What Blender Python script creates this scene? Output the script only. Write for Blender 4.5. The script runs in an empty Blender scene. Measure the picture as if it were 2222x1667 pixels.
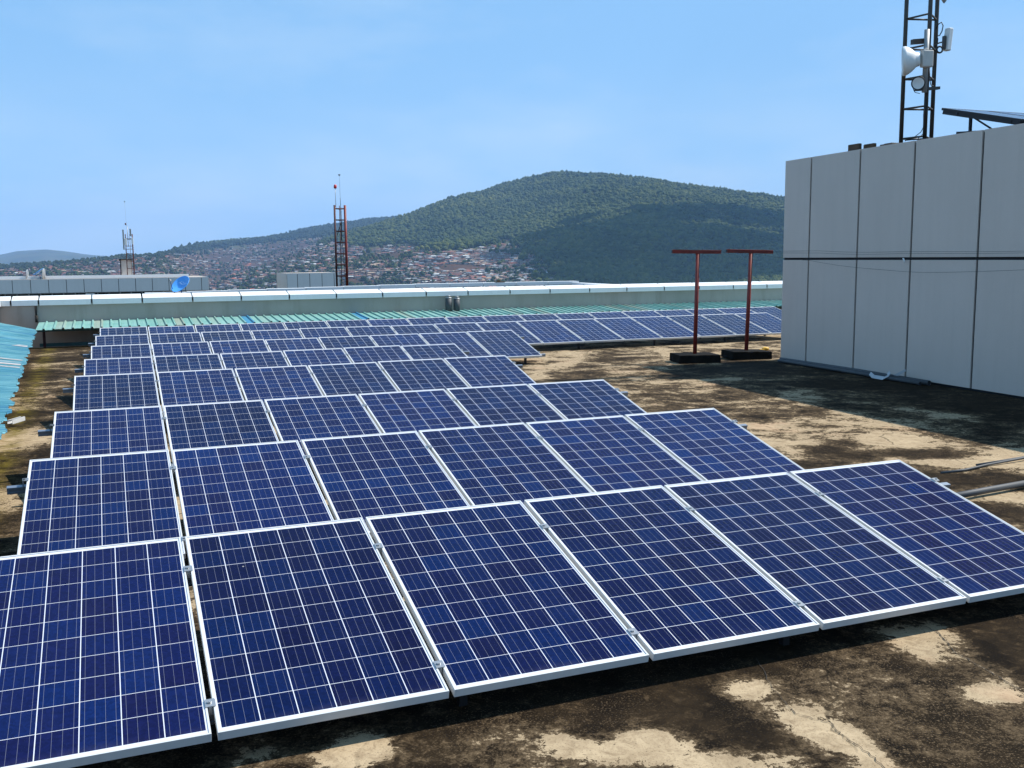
import bpy, math, random
import numpy as np
from mathutils import Vector, Matrix, Euler

R = math.radians
random.seed(7)
rng = np.random.default_rng(11)
scene = bpy.context.scene
col = scene.collection

# ------------------------------------------------------------------ camera
H0 = 2.06                                   # eye height above the roof slab
CR = Vector((0.99996578, -0.00105731, -0.00820536))
CU = Vector((0.0082732, 0.12779552, 0.99176603))
CF = Vector((0.0, 0.99179997, -0.12779989))
cam = bpy.data.cameras.new("camera")
cam.lens = 34.5927
cam.sensor_width = 36.0
cam.sensor_fit = 'HORIZONTAL'
cam.clip_start = 0.05
cam.clip_end = 60000
cam_o = bpy.data.objects.new("camera", cam)
col.objects.link(cam_o)
m3 = Matrix((CR, CU, -CF)).transposed()
cam_o.matrix_world = Matrix.Translation((0, 0, H0)) @ m3.to_4x4()
scene.camera = cam_o

# ------------------------------------------------------------------ world, sun, exposure
SUN_EL, SUN_AZ = 51.3, 19.0                 # azimuth measured from +x towards +y
world = bpy.data.worlds.new("World")
scene.world = world
world.use_nodes = True
wn, wl = world.node_tree.nodes, world.node_tree.links
wn.clear()
w_out = wn.new("ShaderNodeOutputWorld")
w_bg = wn.new("ShaderNodeBackground")
w_bg.inputs["Strength"].default_value = 0.104
sky = wn.new("ShaderNodeTexSky")
sky.sky_type = 'NISHITA'
sky.sun_disc = False
sky.sun_elevation = R(SUN_EL)
sky.sun_rotation = R(90.0 - SUN_AZ)
sky.altitude = 1500
sky.air_density = 1.0
sky.dust_density = 0.6
sky.ozone_density = 1.0
tc = wn.new("ShaderNodeTexCoord")
mp = wn.new("ShaderNodeMapping")
mp.inputs["Scale"].default_value = (1.6, 1.6, 5.0)
wl.new(tc.outputs["Generated"], mp.inputs["Vector"])
nz = wn.new("ShaderNodeTexNoise")
nz.inputs["Scale"].default_value = 2.2
nz.inputs["Detail"].default_value = 7
nz.inputs["Roughness"].default_value = 0.55
wl.new(mp.outputs["Vector"], nz.inputs["Vector"])
rp = wn.new("ShaderNodeMapRange")
rp.inputs["From Min"].default_value = 0.52
rp.inputs["From Max"].default_value = 0.85
rp.inputs["To Min"].default_value = 0.0
rp.inputs["To Max"].default_value = 0.40
wl.new(nz.outputs["Fac"], rp.inputs["Value"])
mixc = wn.new("ShaderNodeMix")
mixc.data_type = 'RGBA'
sz = wn.new("ShaderNodeSeparateXYZ")
wl.new(tc.outputs["Generated"], sz.inputs[0])
hzn = wn.new("ShaderNodeMapRange")
hzn.interpolation_type = 'SMOOTHSTEP'
hzn.inputs["From Min"].default_value = 0.0
hzn.inputs["From Max"].default_value = 0.20
hzn.inputs["To Min"].default_value = 0.34
hzn.inputs["To Max"].default_value = 0.0
wl.new(sz.outputs[2], hzn.inputs["Value"])
nz2 = wn.new("ShaderNodeTexNoise")
nz2.inputs["Scale"].default_value = 3.1
nz2.inputs["Detail"].default_value = 8
wl.new(mp.outputs["Vector"], nz2.inputs["Vector"])
hm_ = wn.new("ShaderNodeMath"); hm_.operation = 'MULTIPLY'
wl.new(hzn.outputs["Result"], hm_.inputs[0])
nr2 = wn.new("ShaderNodeMapRange")
nr2.inputs["From Min"].default_value = 0.34
nr2.inputs["From Max"].default_value = 0.66
nr2.inputs["To Min"].default_value = 0.35
nr2.inputs["To Max"].default_value = 2.3
wl.new(nz2.outputs["Fac"], nr2.inputs["Value"])
wl.new(nr2.outputs["Result"], hm_.inputs[1])
sm_ = wn.new("ShaderNodeMath"); sm_.operation = 'ADD'; sm_.use_clamp = True
wl.new(rp.outputs["Result"], sm_.inputs[0])
wl.new(hm_.outputs[0], sm_.inputs[1])
wl.new(sm_.outputs[0], mixc.inputs["Factor"])
deep = wn.new("ShaderNodeMix")              # clear tropical blue over the computed sky
deep.data_type = 'RGBA'
deep.inputs["Factor"].default_value = 0.72
wl.new(sky.outputs["Color"], deep.inputs["A"])
deep.inputs["B"].default_value = (2.05, 4.42, 7.40, 1)
wl.new(deep.outputs["Result"], mixc.inputs["A"])
mixc.inputs["B"].default_value = (5.0, 6.2, 7.3, 1)
wl.new(mixc.outputs["Result"], w_bg.inputs["Color"])
wl.new(w_bg.outputs["Background"], w_out.inputs["Surface"])

sun = bpy.data.lights.new("sun", 'SUN')
sun.energy = 5.0
sun.angle = R(0.5)
sun.color = (1.0, 0.955, 0.88)
sun_o = bpy.data.objects.new("sun", sun)
col.objects.link(sun_o)
SD = Vector((math.cos(R(SUN_EL)) * math.cos(R(SUN_AZ)), math.cos(R(SUN_EL)) * math.sin(R(SUN_AZ)), math.sin(R(SUN_EL))))
sun_o.rotation_euler = (-SD).to_track_quat('-Z', 'Y').to_euler()
sun_o.location = SD * 50

vs = scene.view_settings
vs.view_transform = 'Standard'
vs.look = 'None'
vs.exposure = 0.45
vs.gamma = 1.0
vs.use_curve_mapping = False
scene.cycles.max_bounces = 6
scene.cycles.diffuse_bounces = 3
scene.cycles.glossy_bounces = 3
scene.cycles.volume_bounces = 1
scene.cycles.use_denoising = True

# ------------------------------------------------------------------ frame of the roof: u along the rows, n across them
TH = R(22.01923)
U = Vector((math.cos(TH), math.sin(TH), 0))
N = Vector((-math.sin(TH), math.cos(TH), 0))
Z = Vector((0, 0, 1))


def P(u, n, z=0.0):
    return U * u + N * n + Z * z


# ------------------------------------------------------------------ mesh helpers
class MB:
    def __init__(s):
        s.v, s.f, s.m, s.sm = [], [], [], []

    def face(s, pts, mat=0, smooth=False):
        b = len(s.v)
        s.v += [tuple(p) for p in pts]
        s.f.append(tuple(range(b, b + len(pts))))
        s.m.append(mat)
        s.sm.append(smooth)

    def box(s, c, x, y, z, mat=0):
        """box centred on c with full-extent vectors x, y, z"""
        c, x, y, z = Vector(c), Vector(x) / 2, Vector(y) / 2, Vector(z) / 2
        b = len(s.v)
        for k in (-1, 1):
            for j in (-1, 1):
                for i in (-1, 1):
                    s.v.append(tuple(c + x * i + y * j + z * k))
        flip = x.cross(y).dot(z) < 0
        for q in ((0, 2, 3, 1), (4, 5, 7, 6), (0, 1, 5, 4), (2, 6, 7, 3), (0, 4, 6, 2), (1, 3, 7, 5)):
            q = q[::-1] if flip else q
            s.f.append(tuple(b + i for i in q))
            s.m.append(mat)
            s.sm.append(False)

    def ubox(s, u0, u1, n0, n1, z0, z1, mat=0):
        s.box(P((u0 + u1) / 2, (n0 + n1) / 2, (z0 + z1) / 2), U * (u1 - u0), N * (n1 - n0), Z * (z1 - z0), mat)

    def abox(s, x0, x1, y0, y1, z0, z1, mat=0):
        s.box(((x0 + x1) / 2, (y0 + y1) / 2, (z0 + z1) / 2), (x1 - x0, 0, 0), (0, y1 - y0, 0), (0, 0, z1 - z0), mat)

    def tube(s, pts, r, seg=8, mat=0, cap=True, smooth=True):
        pts = [Vector(p) for p in pts]
        rr = r if isinstance(r, (list, tuple)) else [r] * len(pts)
        b = len(s.v)
        ref = None
        for i, p in enumerate(pts):
            d = (pts[min(i + 1, len(pts) - 1)] - pts[max(i - 1, 0)])
            d = d.normalized() if d.length > 1e-9 else Vector((0, 0, 1))
            if ref is None:
                ref = d.orthogonal().normalized()
            ref = (ref - d * ref.dot(d))
            ref = ref.normalized() if ref.length > 1e-6 else d.orthogonal().normalized()
            o = d.cross(ref)
            for k in range(seg):
                a = 2 * math.pi * k / seg
                s.v.append(tuple(p + (ref * math.cos(a) + o * math.sin(a)) * rr[i]))
        for i in range(len(pts) - 1):
            for k in range(seg):
                k2 = (k + 1) % seg
                s.f.append((b + i * seg + k, b + i * seg + k2, b + (i + 1) * seg + k2, b + (i + 1) * seg + k))
                s.m.append(mat)
                s.sm.append(smooth)
        if cap:
            s.f.append(tuple(b + k for k in range(seg))[::-1])
            e = b + (len(pts) - 1) * seg
            s.f.append(tuple(e + k for k in range(seg)))
            s.m += [mat, mat]
            s.sm += [False, False]

    def lathe(s, o, axis, prof, seg=28, mat=0, mats=None):
        """prof: list of (distance along axis, radius)"""
        axis = Vector(axis).normalized()
        a1 = axis.orthogonal().normalized()
        a2 = axis.cross(a1)
        o = Vector(o)
        b = len(s.v)
        for t, r in prof:
            for k in range(seg):
                a = 2 * math.pi * k / seg
                s.v.append(tuple(o + axis * t + (a1 * math.cos(a) + a2 * math.sin(a)) * max(r, 1e-5)))
        for i in range(len(prof) - 1):
            for k in range(seg):
                k2 = (k + 1) % seg
                s.f.append((b + i * seg + k, b + i * seg + k2, b + (i + 1) * seg + k2, b + (i + 1) * seg + k))
                s.m.append(mats[i] if mats else mat)
                s.sm.append(True)

    def build(s, name, mats, parent=None, bevel=0.0):
        me = bpy.data.meshes.new(name)
        me.from_pydata(s.v, [], s.f)
        for m in (mats if isinstance(mats, (list, tuple)) else [mats]):
            me.materials.append(m)
        me.polygons.foreach_set("material_index", s.m)
        me.polygons.foreach_set("use_smooth", s.sm)
        me.update()
        o = bpy.data.objects.new(name, me)
        col.objects.link(o)
        if parent:
            o.parent = parent
        if bevel:
            bv = o.modifiers.new("bevel", 'BEVEL')
            bv.width = bevel
            bv.segments = 2
            bv.limit_method = 'ANGLE'
        return o


def tag(o, label=None, cat=None, group=None, kind=None):
    if label: o["label"] = label
    if cat: o["category"] = cat
    if group: o["group"] = group
    if kind: o["kind"] = kind
    return o


def empty(name, loc=(0, 0, 0), rot=(0, 0, 0)):
    o = bpy.data.objects.new(name, None)
    o.empty_display_size = 0.2
    o.location = loc
    o.rotation_euler = rot
    col.objects.link(o)
    return o


def kids(o):
    return list(KID.get(o.name, []))


def copy_tree(o, parent=None):
    c = o.copy()
    col.objects.link(c)
    if parent: c.parent = parent
    for ch in [x for x in o.children]:
        copy_tree(ch, c)
    return c


# ------------------------------------------------------------------ material helpers
class NT:
    def __init__(s, name):
        s.mat = bpy.data.materials.new(name)
        s.mat.use_nodes = True
        s.t = s.mat.node_tree
        s.b = s.t.nodes["Principled BSDF"]

    def n(s, typ, **kw):
        nd = s.t.nodes.new(typ)
        for k, v in kw.items():
            if k.startswith("i_"):
                nd.inputs[k[2:].replace("_", " ")].default_value = v
            else:
                setattr(nd, k, v)
        return nd

    def l(s, a, b):
        s.t.links.new(a, b)

    def val(s, x, sock):
        if isinstance(x, (int, float)):
            sock.default_value = x
        else:
            s.l(x, sock)

    def math(s, op, a, b=0.0, c=0.0, clamp=False):
        nd = s.n("ShaderNodeMath", operation=op, use_clamp=clamp)
        s.val(a, nd.inputs[0]); s.val(b, nd.inputs[1])
        if len(nd.inputs) > 2: s.val(c, nd.inputs[2])
        return nd.outputs[0]

    def mix(s, f, a, b):
        nd = s.n("ShaderNodeMix", data_type='RGBA')
        s.val(f, nd.inputs["Factor"])
        for x, k in ((a, "A"), (b, "B")):
            if isinstance(x, tuple):
                nd.inputs[k].default_value = (x + (1,))[:4]
            else:
                s.l(x, nd.inputs[k])
        return nd.outputs["Result"]

    def noise(s, vec, scale, detail=4, rough=0.55, dist=0.0):
        nd = s.n("ShaderNodeTexNoise")
        nd.inputs["Scale"].default_value = scale
        nd.inputs["Detail"].default_value = detail
        nd.inputs["Roughness"].default_value = rough
        nd.inputs["Distortion"].default_value = dist
        if vec is not None: s.l(vec, nd.inputs["Vector"])
        return nd.outputs["Fac"]

    def rng(s, v, a, b, c=0.0, d=1.0, smooth=False):
        nd = s.n("ShaderNodeMapRange")
        if smooth: nd.interpolation_type = 'SMOOTHSTEP'
        s.val(v, nd.inputs["Value"])
        for k, x in (("From Min", a), ("From Max", b), ("To Min", c), ("To Max", d)):
            nd.inputs[k].default_value = x
        return nd.outputs["Result"]

    def coord(s, which="Object", scale=None):
        t = s.n("ShaderNodeTexCoord").outputs[which]
        if scale:
            m = s.n("ShaderNodeMapping")
            m.inputs["Scale"].default_value = scale
            s.l(t, m.inputs["Vector"])
            t = m.outputs["Vector"]
        return t

    def base(s, c):
        if isinstance(c, tuple): s.b.inputs["Base Color"].default_value = (c + (1,))[:4]
        else: s.l(c, s.b.inputs["Base Color"])
        return s

    def set(s, rough=None, metal=None, spec=None, ior=None):
        for k, v in (("Roughness", rough), ("Metallic", metal), ("Specular IOR Level", spec), ("IOR", ior)):
            if v is not None: s.val(v, s.b.inputs[k])
        return s

    def bump(s, h, strength=0.4, dist=0.01):
        nd = s.n("ShaderNodeBump")
        nd.inputs["Strength"].default_value = strength
        nd.inputs["Distance"].default_value = dist
        s.l(h, nd.inputs["Height"])
        s.l(nd.outputs["Normal"], s.b.inputs["Normal"])


def simple(name, c, rough=0.6, metal=0.0, var=0.12, scale=6.0, spec=0.5, c2=None, coord="Object"):
    t = NT(name)
    f = t.noise(t.coord(coord), scale, 5)
    k = 1 - var
    c2 = c2 or tuple(x * k for x in c)
    t.base(t.mix(t.rng(f, 0.35, 0.65), c, c2)).set(rough, metal, spec)
    return t.mat


M = {}
M['alu'] = simple("aluminium_frame", (0.58, 0.585, 0.58), 0.45, 0.1, 0.05, 20, 0.3)
M['alu_dark'] = simple("black_frame", (0.012, 0.012, 0.015), 0.5, 0.2, 0.3)
M['rail'] = simple("rail_metal", (0.24, 0.28, 0.34), 0.45, 0.6, 0.15, 12)
M['steel'] = simple("clamp_steel", (0.40, 0.41, 0.42), 0.35, 0.6, 0.15, 40)
M['backsheet'] = simple("backsheet", (0.55, 0.55, 0.55), 0.7, 0, 0.1)
M['black'] = simple("black_rubber", (0.012, 0.012, 0.013), 0.6, 0, 0.3)
M['red'] = simple("red_oxide_paint", (0.25, 0.026, 0.016), 0.55, 0, 0.35, 9)
M['red_dark'] = simple("weathered_red_paint", (0.095, 0.018, 0.015), 0.65, 0, 0.5, 9)
M['footing'] = simple("stained_concrete", (0.035, 0.029, 0.023), 0.95, 0, 0.6, 7)
M['block'] = simple("blackened_block", (0.014, 0.0115, 0.009), 0.95, 0, 0.5, 7, 0.1)
M['grey_paint'] = simple("grey_green_mast_paint", (0.045, 0.052, 0.05), 0.55, 0.1, 0.4, 8, c2=(0.06, 0.035, 0.022))
M['galv'] = simple("galvanised_pipe", (0.34, 0.35, 0.35), 0.5, 0.4, 0.2, 12)
M['white_plastic'] = simple("white_plastic", (0.74, 0.74, 0.72), 0.45, 0, 0.08, 8)
M['beige_plastic'] = simple("beige_radio_case", (0.56, 0.52, 0.47), 0.5, 0, 0.1, 8)
M['pvc'] = simple("grey_pvc", (0.055, 0.06, 0.066), 0.62, 0, 0.2, 7)
M['blue_dish'] = simple("blue_dish_paint", (0.10, 0.40, 0.90), 0.35, 0, 0.12, 5)
M['dark_blue'] = simple("blue_bracket_paint", (0.015, 0.06, 0.2), 0.5, 0, 0.2, 5)
M['white_letter'] = simple("dish_lettering", (0.50, 0.74, 0.95), 0.5, 0, 0.05)
M['window'] = simple("dark_window", (0.008, 0.012, 0.014), 0.15, 0, 0.2)
M['joint'] = simple("dark_joint", (0.008, 0.010, 0.014), 0.8, 0, 0.2)
M['brown_block'] = simple("brown_block", (0.09, 0.055, 0.03), 0.9, 0, 0.4, 9)
M['tag_plastic'] = simple("white_bag_plastic", (0.42, 0.43, 0.44), 0.4, 0, 0.1)
M['yellow'] = simple("yellow_plastic", (0.75, 0.42, 0.04), 0.5, 0, 0.1)
M['teal_beam'] = simple("teal_beam_paint", (0.05, 0.14, 0.14), 0.6, 0, 0.3)
M['lamp_red'] = simple("red_beacon", (0.65, 0.03, 0.02), 0.3, 0, 0.1)


def cladding_mat(name, c, stain=0.2):
    t = NT(name)
    co = t.coord("Object")
    oi = t.n("ShaderNodeObjectInfo")
    f = t.noise(co, 1.1, 5, 0.6)
    st = t.noise(t.coord("Object", (5.0, 5.0, 0.35)), 1.6, 6, 0.65)
    k = t.math('ADD', t.math('MULTIPLY', t.rng(f, 0.3, 0.7), 0.10), t.math('MULTIPLY', t.rng(st, 0.42, 0.8), stain))
    k = t.math('ADD', k, t.math('MULTIPLY', oi.outputs["Random"], 0.05))
    k = t.math('ADD', k, t.math('MULTIPLY', t.rng(t.noise(co, 45, 3, 0.7), 0.35, 0.65), 0.07))
    t.base(t.mix(k, c, (c[0] * 0.55, c[1] * 0.54, c[2] * 0.5))).set(0.42, 0.0, 0.4)
    return t.mat


M['cladding'] = cladding_mat("grey_cladding", (0.63, 0.535, 0.465), 0.10)
M['cladding_pale'] = cladding_mat("pale_cladding", (0.62, 0.62, 0.62), 0.12)
M['coping'] = cladding_mat("white_coping", (0.82, 0.82, 0.81), 0.13)


def plaster():
    t = NT("grey_plaster")
    co = t.coord("Object")
    st = t.noise(t.coord("Object", (2.5, 2.5, 0.5)), 1.2, 7, 0.65)
    f = t.noise(co, 0.7, 6, 0.6)
    c = t.mix(t.rng(f, 0.3, 0.7), (0.44, 0.375, 0.33), (0.345, 0.30, 0.255))
    c = t.mix(t.rng(st, 0.5, 0.8, 0, 0.55), c, (0.24, 0.21, 0.15))
    t.base(c).set(0.85)
    return t.mat


M['plaster'] = plaster()


def cell_mat():
    t = NT("solar_cells")
    co = t.coord("Object")
    sp = t.n("ShaderNodeSeparateXYZ")
    t.l(co, sp.inputs[0])
    x, y = sp.outputs[0], sp.outputs[1]
    px = t.math('DIVIDE', t.math('SUBTRACT', x, 0.0162), 0.1586)
    py = t.math('DIVIDE', t.math('SUBTRACT', y, 0.030), 0.159)
    fx, fy = t.math('FRACT', px), t.math('FRACT', py)
    ax = t.math('ABSOLUTE', t.math('SUBTRACT', fx, 0.5))
    ay = t.math('ABSOLUTE', t.math('SUBTRACT', fy, 0.5))
    colgap = t.math('GREATER_THAN', ax, 0.5 - 0.0125)
    rowgap = t.math('GREATER_THAN', ay, 0.5 - 0.0085)
    inx = t.math('MULTIPLY', t.math('GREATER_THAN', px, 0.012), t.math('LESS_THAN', px, 5.988))
    iny = t.math('MULTIPLY', t.math('GREATER_THAN', py, 0.0085), t.math('LESS_THAN', py, 9.9915))
    inside = t.math('MULTIPLY', inx, iny)
    gap = t.math('MAXIMUM', colgap, rowgap)
    gap = t.math('MAXIMUM', gap, t.math('SUBTRACT', 1.0, inside))
    bb = t.math('FRACT', t.math('MULTIPLY', fx, 4.0))
    bus = t.math('GREATER_THAN', t.math('ABSOLUTE', t.math('SUBTRACT', bb, 0.5)), 2.0)
    bus = t.math('LESS_THAN', t.math('ABSOLUTE', t.math('SUBTRACT', bb, 0.5)), 0.015)
    bus = t.math('MULTIPLY', bus, iny)
    # one random tone per cell
    oi = t.n("ShaderNodeObjectInfo")
    cb = t.n("ShaderNodeCombineXYZ")
    t.l(t.math('FLOOR', px), cb.inputs[0])
    t.l(t.math('FLOOR', py), cb.inputs[1])
    t.l(t.math('MULTIPLY', oi.outputs["Random"], 91.7), cb.inputs[2])
    wnz = t.n("ShaderNodeTexWhiteNoise", noise_dimensions='3D')
    t.l(cb.outputs[0], wnz.inputs["Vector"])
    r1 = wnz.outputs["Value"]
    cr = t.n("ShaderNodeValToRGB")
    e = cr.color_ramp.elements
    e[0].position = 0.0; e[0].color = (0.0072, 0.0086, 0.060, 1)
    e[1].position = 1.0; e[1].color = (0.0044, 0.0190, 0.112, 1)
    q = e.new(0.35); q.color = (0.0066, 0.0110, 0.076, 1)
    q = e.new(0.75); q.color = (0.0050, 0.0145, 0.092, 1)
    t.l(r1, cr.inputs["Fac"])
    # crystal flakes
    vo = t.n("ShaderNodeTexVoronoi")
    vo.inputs["Scale"].default_value = 75
    t.l(co, vo.inputs["Vector"])
    sv = t.n("ShaderNodeSeparateColor")
    t.l(vo.outputs["Color"], sv.inputs[0])
    hs = t.n("ShaderNodeHueSaturation")
    t.l(t.rng(sv.outputs[0], 0, 1, 0.82, 1.2), hs.inputs["Value"])
    t.l(cr.outputs["Color"], hs.inputs["Color"])
    pan = t.n("ShaderNodeHueSaturation")
    t.l(t.rng(oi.outputs["Random"], 0, 1, 0.46, 0.74), pan.inputs["Value"])
    t.l(hs.outputs["Color"], pan.inputs["Color"])
    c = t.mix(t.math('MULTIPLY', bus, 0.46), pan.outputs["Color"], (0.30, 0.31, 0.36))
    c = t.mix(gap, c, (0.58, 0.59, 0.63))
    # thin film of dust
    d = t.noise(co, 3.0, 5, 0.6)
    low = t.rng(y, 0.011, 0.08, 0.05, 0.0, True)     # dust gathers along the lower edge
    c = t.mix(t.math('ADD', t.rng(d, 0.4, 0.75, 0.0, 0.006), t.math('MULTIPLY', low, t.rng(d, 0.35, 0.6))), c, (0.36, 0.32, 0.27))
    sp2 = t.n("ShaderNodeTexVoronoi", voronoi_dimensions='3D')
    sp2.inputs["Scale"].default_value = 2.6
    mv = t.n("ShaderNodeVectorMath", operation='MULTIPLY_ADD')
    t.l(cb.outputs[0], mv.inputs[0]); mv.inputs[1].default_value = (0, 0, 0.37); t.l(co, mv.inputs[2])
    t.l(mv.outputs[0], sp2.inputs["Vector"])
    spot = t.math('LESS_THAN', t.math('ADD', sp2.outputs["Distance"], t.math('MULTIPLY', t.noise(co, 60, 3), 0.02)), 0.024)
    c = t.mix(t.math('MULTIPLY', spot, 0.6), c, (0.42, 0.41, 0.38))
    t.base(c)
    t.set(t.rng(d, 0.3, 0.7, 0.12, 0.22), 0.0, 0.12)
    t.b.inputs["IOR"].default_value = 1.42
    return t.mat


M['cells'] = cell_mat()


def slab_mat():
    t = NT("weathered_roof_screed")
    co = t.coord("Object")
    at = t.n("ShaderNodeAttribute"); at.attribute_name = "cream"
    mo = t.n("ShaderNodeAttribute"); mo.attribute_name = "moss"
    ck = t.n("ShaderNodeAttribute"); ck.attribute_name = "crack"
    n1 = t.noise(co, 0.75, 12, 0.66, 0.5)
    n2 = t.noise(co, 3.4, 10, 0.72, 0.4)
    n3 = t.noise(co, 26.0, 6, 0.7)
    n4 = t.noise(co, 90.0, 4, 0.7)
    v = t.math('ADD', t.math('MULTIPLY', n1, 0.60), t.math('MULTIPLY', n2, 0.40))
    v = t.math('ADD', v, t.math('MULTIPLY', t.math('SUBTRACT', n3, 0.5), 0.16))
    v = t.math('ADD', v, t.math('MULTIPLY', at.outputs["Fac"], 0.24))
    # natural hairline cracks
    wv = t.n("ShaderNodeMix", data_type='VECTOR')
    nzv = t.n("ShaderNodeTexNoise"); nzv.inputs["Scale"].default_value = 1.3; nzv.inputs["Detail"].default_value = 6
    t.l(co, nzv.inputs["Vector"])
    ad = t.n("ShaderNodeVectorMath", operation='MULTIPLY_ADD')
    t.l(nzv.outputs["Color"], ad.inputs[0]); ad.inputs[1].default_value = (0.9, 0.9, 0.0); t.l(co, ad.inputs[2])
    vo = t.n("ShaderNodeTexVoronoi", feature='DISTANCE_TO_EDGE')
    vo.inputs["Scale"].default_value = 0.42
    t.l(ad.outputs[0], vo.inputs["Vector"])
    dist = vo.outputs["Distance"]
    near = t.rng(dist, 0.0, 0.11, 0.065, 0.0, True)
    v = t.math('ADD', v, near)
    v = t.math('ADD', v, t.math('MULTIPLY', t.math('SUBTRACT', n4, 0.5), 0.13))
    n5 = t.noise(co, 11.0, 8, 0.75, 0.8)
    v = t.math('ADD', v, t.math('MULTIPLY', t.math('SUBTRACT', n5, 0.5), 0.36))
    n6 = t.noise(co, 34.0, 7, 0.8, 0.6)
    v = t.math('ADD', v, t.math('MULTIPLY', t.math('SUBTRACT', n6, 0.5), 0.24))
    cream_f = t.rng(v, 0.560, 0.578, 0, 1, True)
    soft = t.rng(v, 0.455, 0.60, 0, 1)
    dk = t.mix(t.rng(n2, 0.38, 0.62), (0.0075, 0.0052, 0.0032), (0.026, 0.0170, 0.0090))
    dk = t.mix(t.rng(n5, 0.54, 0.70, 0, 0.7), dk, (0.085, 0.056, 0.030))
    dk = t.mix(t.math('MULTIPLY', t.rng(n4, 0.55, 0.66, 0, 1), t.rng(n1, 0.42, 0.56, 0.10, 0.9)), dk, (0.17, 0.118, 0.068))
    mid = t.mix(t.rng(n6, 0.35, 0.62), (0.055, 0.037, 0.020), (0.165, 0.115, 0.066))
    body = t.mix(soft, dk, mid)
    body = t.mix(t.rng(n5, 0.36, 0.46, 0.6, 0), body, (0.008, 0.0058, 0.0038))
    crm = t.mix(t.rng(n2, 0.35, 0.65), (0.46, 0.35, 0.22), (0.33, 0.245, 0.15))
    crm = t.mix(t.rng(n5, 0.46, 0.64, 0, 0.72), crm, (0.205, 0.145, 0.086))
    crm = t.mix(t.rng(n4, 0.56, 0.68, 0, 0.75), crm, (0.09, 0.063, 0.038))
    crm = t.mix(t.rng(t.noise(co, 1.1, 3), 0.58, 0.7, 0, 0.5), crm, (0.45, 0.28, 0.17))
    c = t.mix(cream_f, body, crm)
    # moss along the wet edge
    mf = t.math('MULTIPLY', mo.outputs["Fac"], t.rng(n2, 0.40, 0.62), clamp=True)
    c = t.mix(mf, c, t.mix(n3, (0.055, 0.046, 0.006), (0.20, 0.15, 0.018)))
    hair = t.math('MULTIPLY', t.rng(dist, 0.0018, 0.0048, 1, 0), t.rng(n1, 0.46, 0.58, 0, 0.55))
    c = t.mix(hair, c, (0.012, 0.009, 0.006))
    t.base(c).set(0.95, 0, 0.06)
    h = t.math('ADD', t.math('MULTIPLY', cream_f, 0.5), t.math('ADD', t.math('MULTIPLY', n3, 0.5), t.math('MULTIPLY', n4, 0.3)))
    h = t.math('SUBTRACT', h, hair)
    t.bump(h, 0.55, 0.006)
    return t.mat


M['slab'] = slab_mat()


def sheet_mat(name, c1, c2, c3, s=1.0):
    """painted corrugated sheet with faded patches"""
    t = NT(name)
    co = t.coord("Object")
    at = t.n("ShaderNodeAttribute"); at.attribute_name = "bay"
    f = t.noise(co, 1.1 * s, 6, 0.6)
    g = t.noise(co, 9.0 * s, 6, 0.65)
    c = t.mix(t.rng(f, 0.38, 0.62), c1, c2)
    wnz = t.n("ShaderNodeTexWhiteNoise", noise_dimensions='1D')
    t.l(at.outputs["Fac"], wnz.inputs["W"])
    c = t.mix(t.rng(wnz.outputs["Value"], 0.72, 0.98, 0, 0.75), c, c3)
    c = t.mix(t.math('GREATER_THAN', at.outputs["Fac"], 999.5), c, (0.05, 0.22, 0.36))
    c = t.mix(t.rng(g, 0.62, 0.78, 0, 0.5), c, (0.22, 0.19, 0.14))
    t.base(c).set(0.5, 0.0, 0.4)
    return t.mat


M['teal_sheet'] = sheet_mat("teal_roof_sheet", (0.15, 0.33, 0.29), (0.22, 0.39, 0.35), (0.30, 0.30, 0.23))
M['cyan_sheet'] = sheet_mat("cyan_roof_sheet", (0.085, 0.28, 0.35), (0.17, 0.38, 0.42), (0.05, 0.21, 0.34))
M['worn_sheet'] = simple("worn_bare_sheet", (0.45, 0.42, 0.40), 0.6, 0, 0.3, 14)

# ------------------------------------------------------------------ ground and hills
E_AZ_A = np.array([(-33.22, -0.0046), (-27.26, -0.0039), (-25.11, -0.0022), (-23.33, 0.0005), (-21.74, 0.0036), (-19.87, 0.0069), (-18.67, 0.0106), (-18.38, 0.0128), (-17.33, 0.0188), (-15.66, 0.0218), (-13.97, 0.024), (-12.61, 0.0271), (-10.87, 0.0324), (-9.14, 0.0368), (-8.0, 0.0399), (-6.3, 0.0416), (-2.86, 0.0409), (7.69, 0.0255), (27.33, 0.0038), (34.71, 0.0004)])
E_AZ_A[:, 1] -= 0.0024 * (E_AZ_A[:, 0] > -20)
E_AZ_B = np.array([(-18.31, -0.0333), (-13.29, 0.0012), (-10.72, 0.018), (-9.13, 0.0264), (-7.72, 0.0335), (-6.43, 0.0403), (-5.67, 0.0443), (-4.4, 0.0528), (-3.37, 0.0595), (-1.65, 0.0653), (-0.35, 0.0728), (1.15, 0.0793), (2.34, 0.0827), (2.86, 0.0835), (3.94, 0.0824), (5.51, 0.0806), (7.85, 0.0763), (9.65, 0.0695), (11.57, 0.0652), (13.66, 0.0591), (15.28, 0.0545), (20.09, 0.0417), (27.27, 0.0241), (34.67, 0.0099), (50, -0.02)])
E_AZ_B[:, 1] -= 0.0022
E_AZ_C = np.array([(-60, 0.004), (-33.18, 0.0039), (-27.23, 0.006), (-26.48, 0.0088), (-25.72, 0.0095), (-25.07, 0.0101), (-24.42, 0.009), (-23.32, 0.0059), (-22.64, 0.0046), (-21.51, 0.0036), (-18.22, 0.001), (-10.75, -0.0019), (60, -0.004)])


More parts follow.
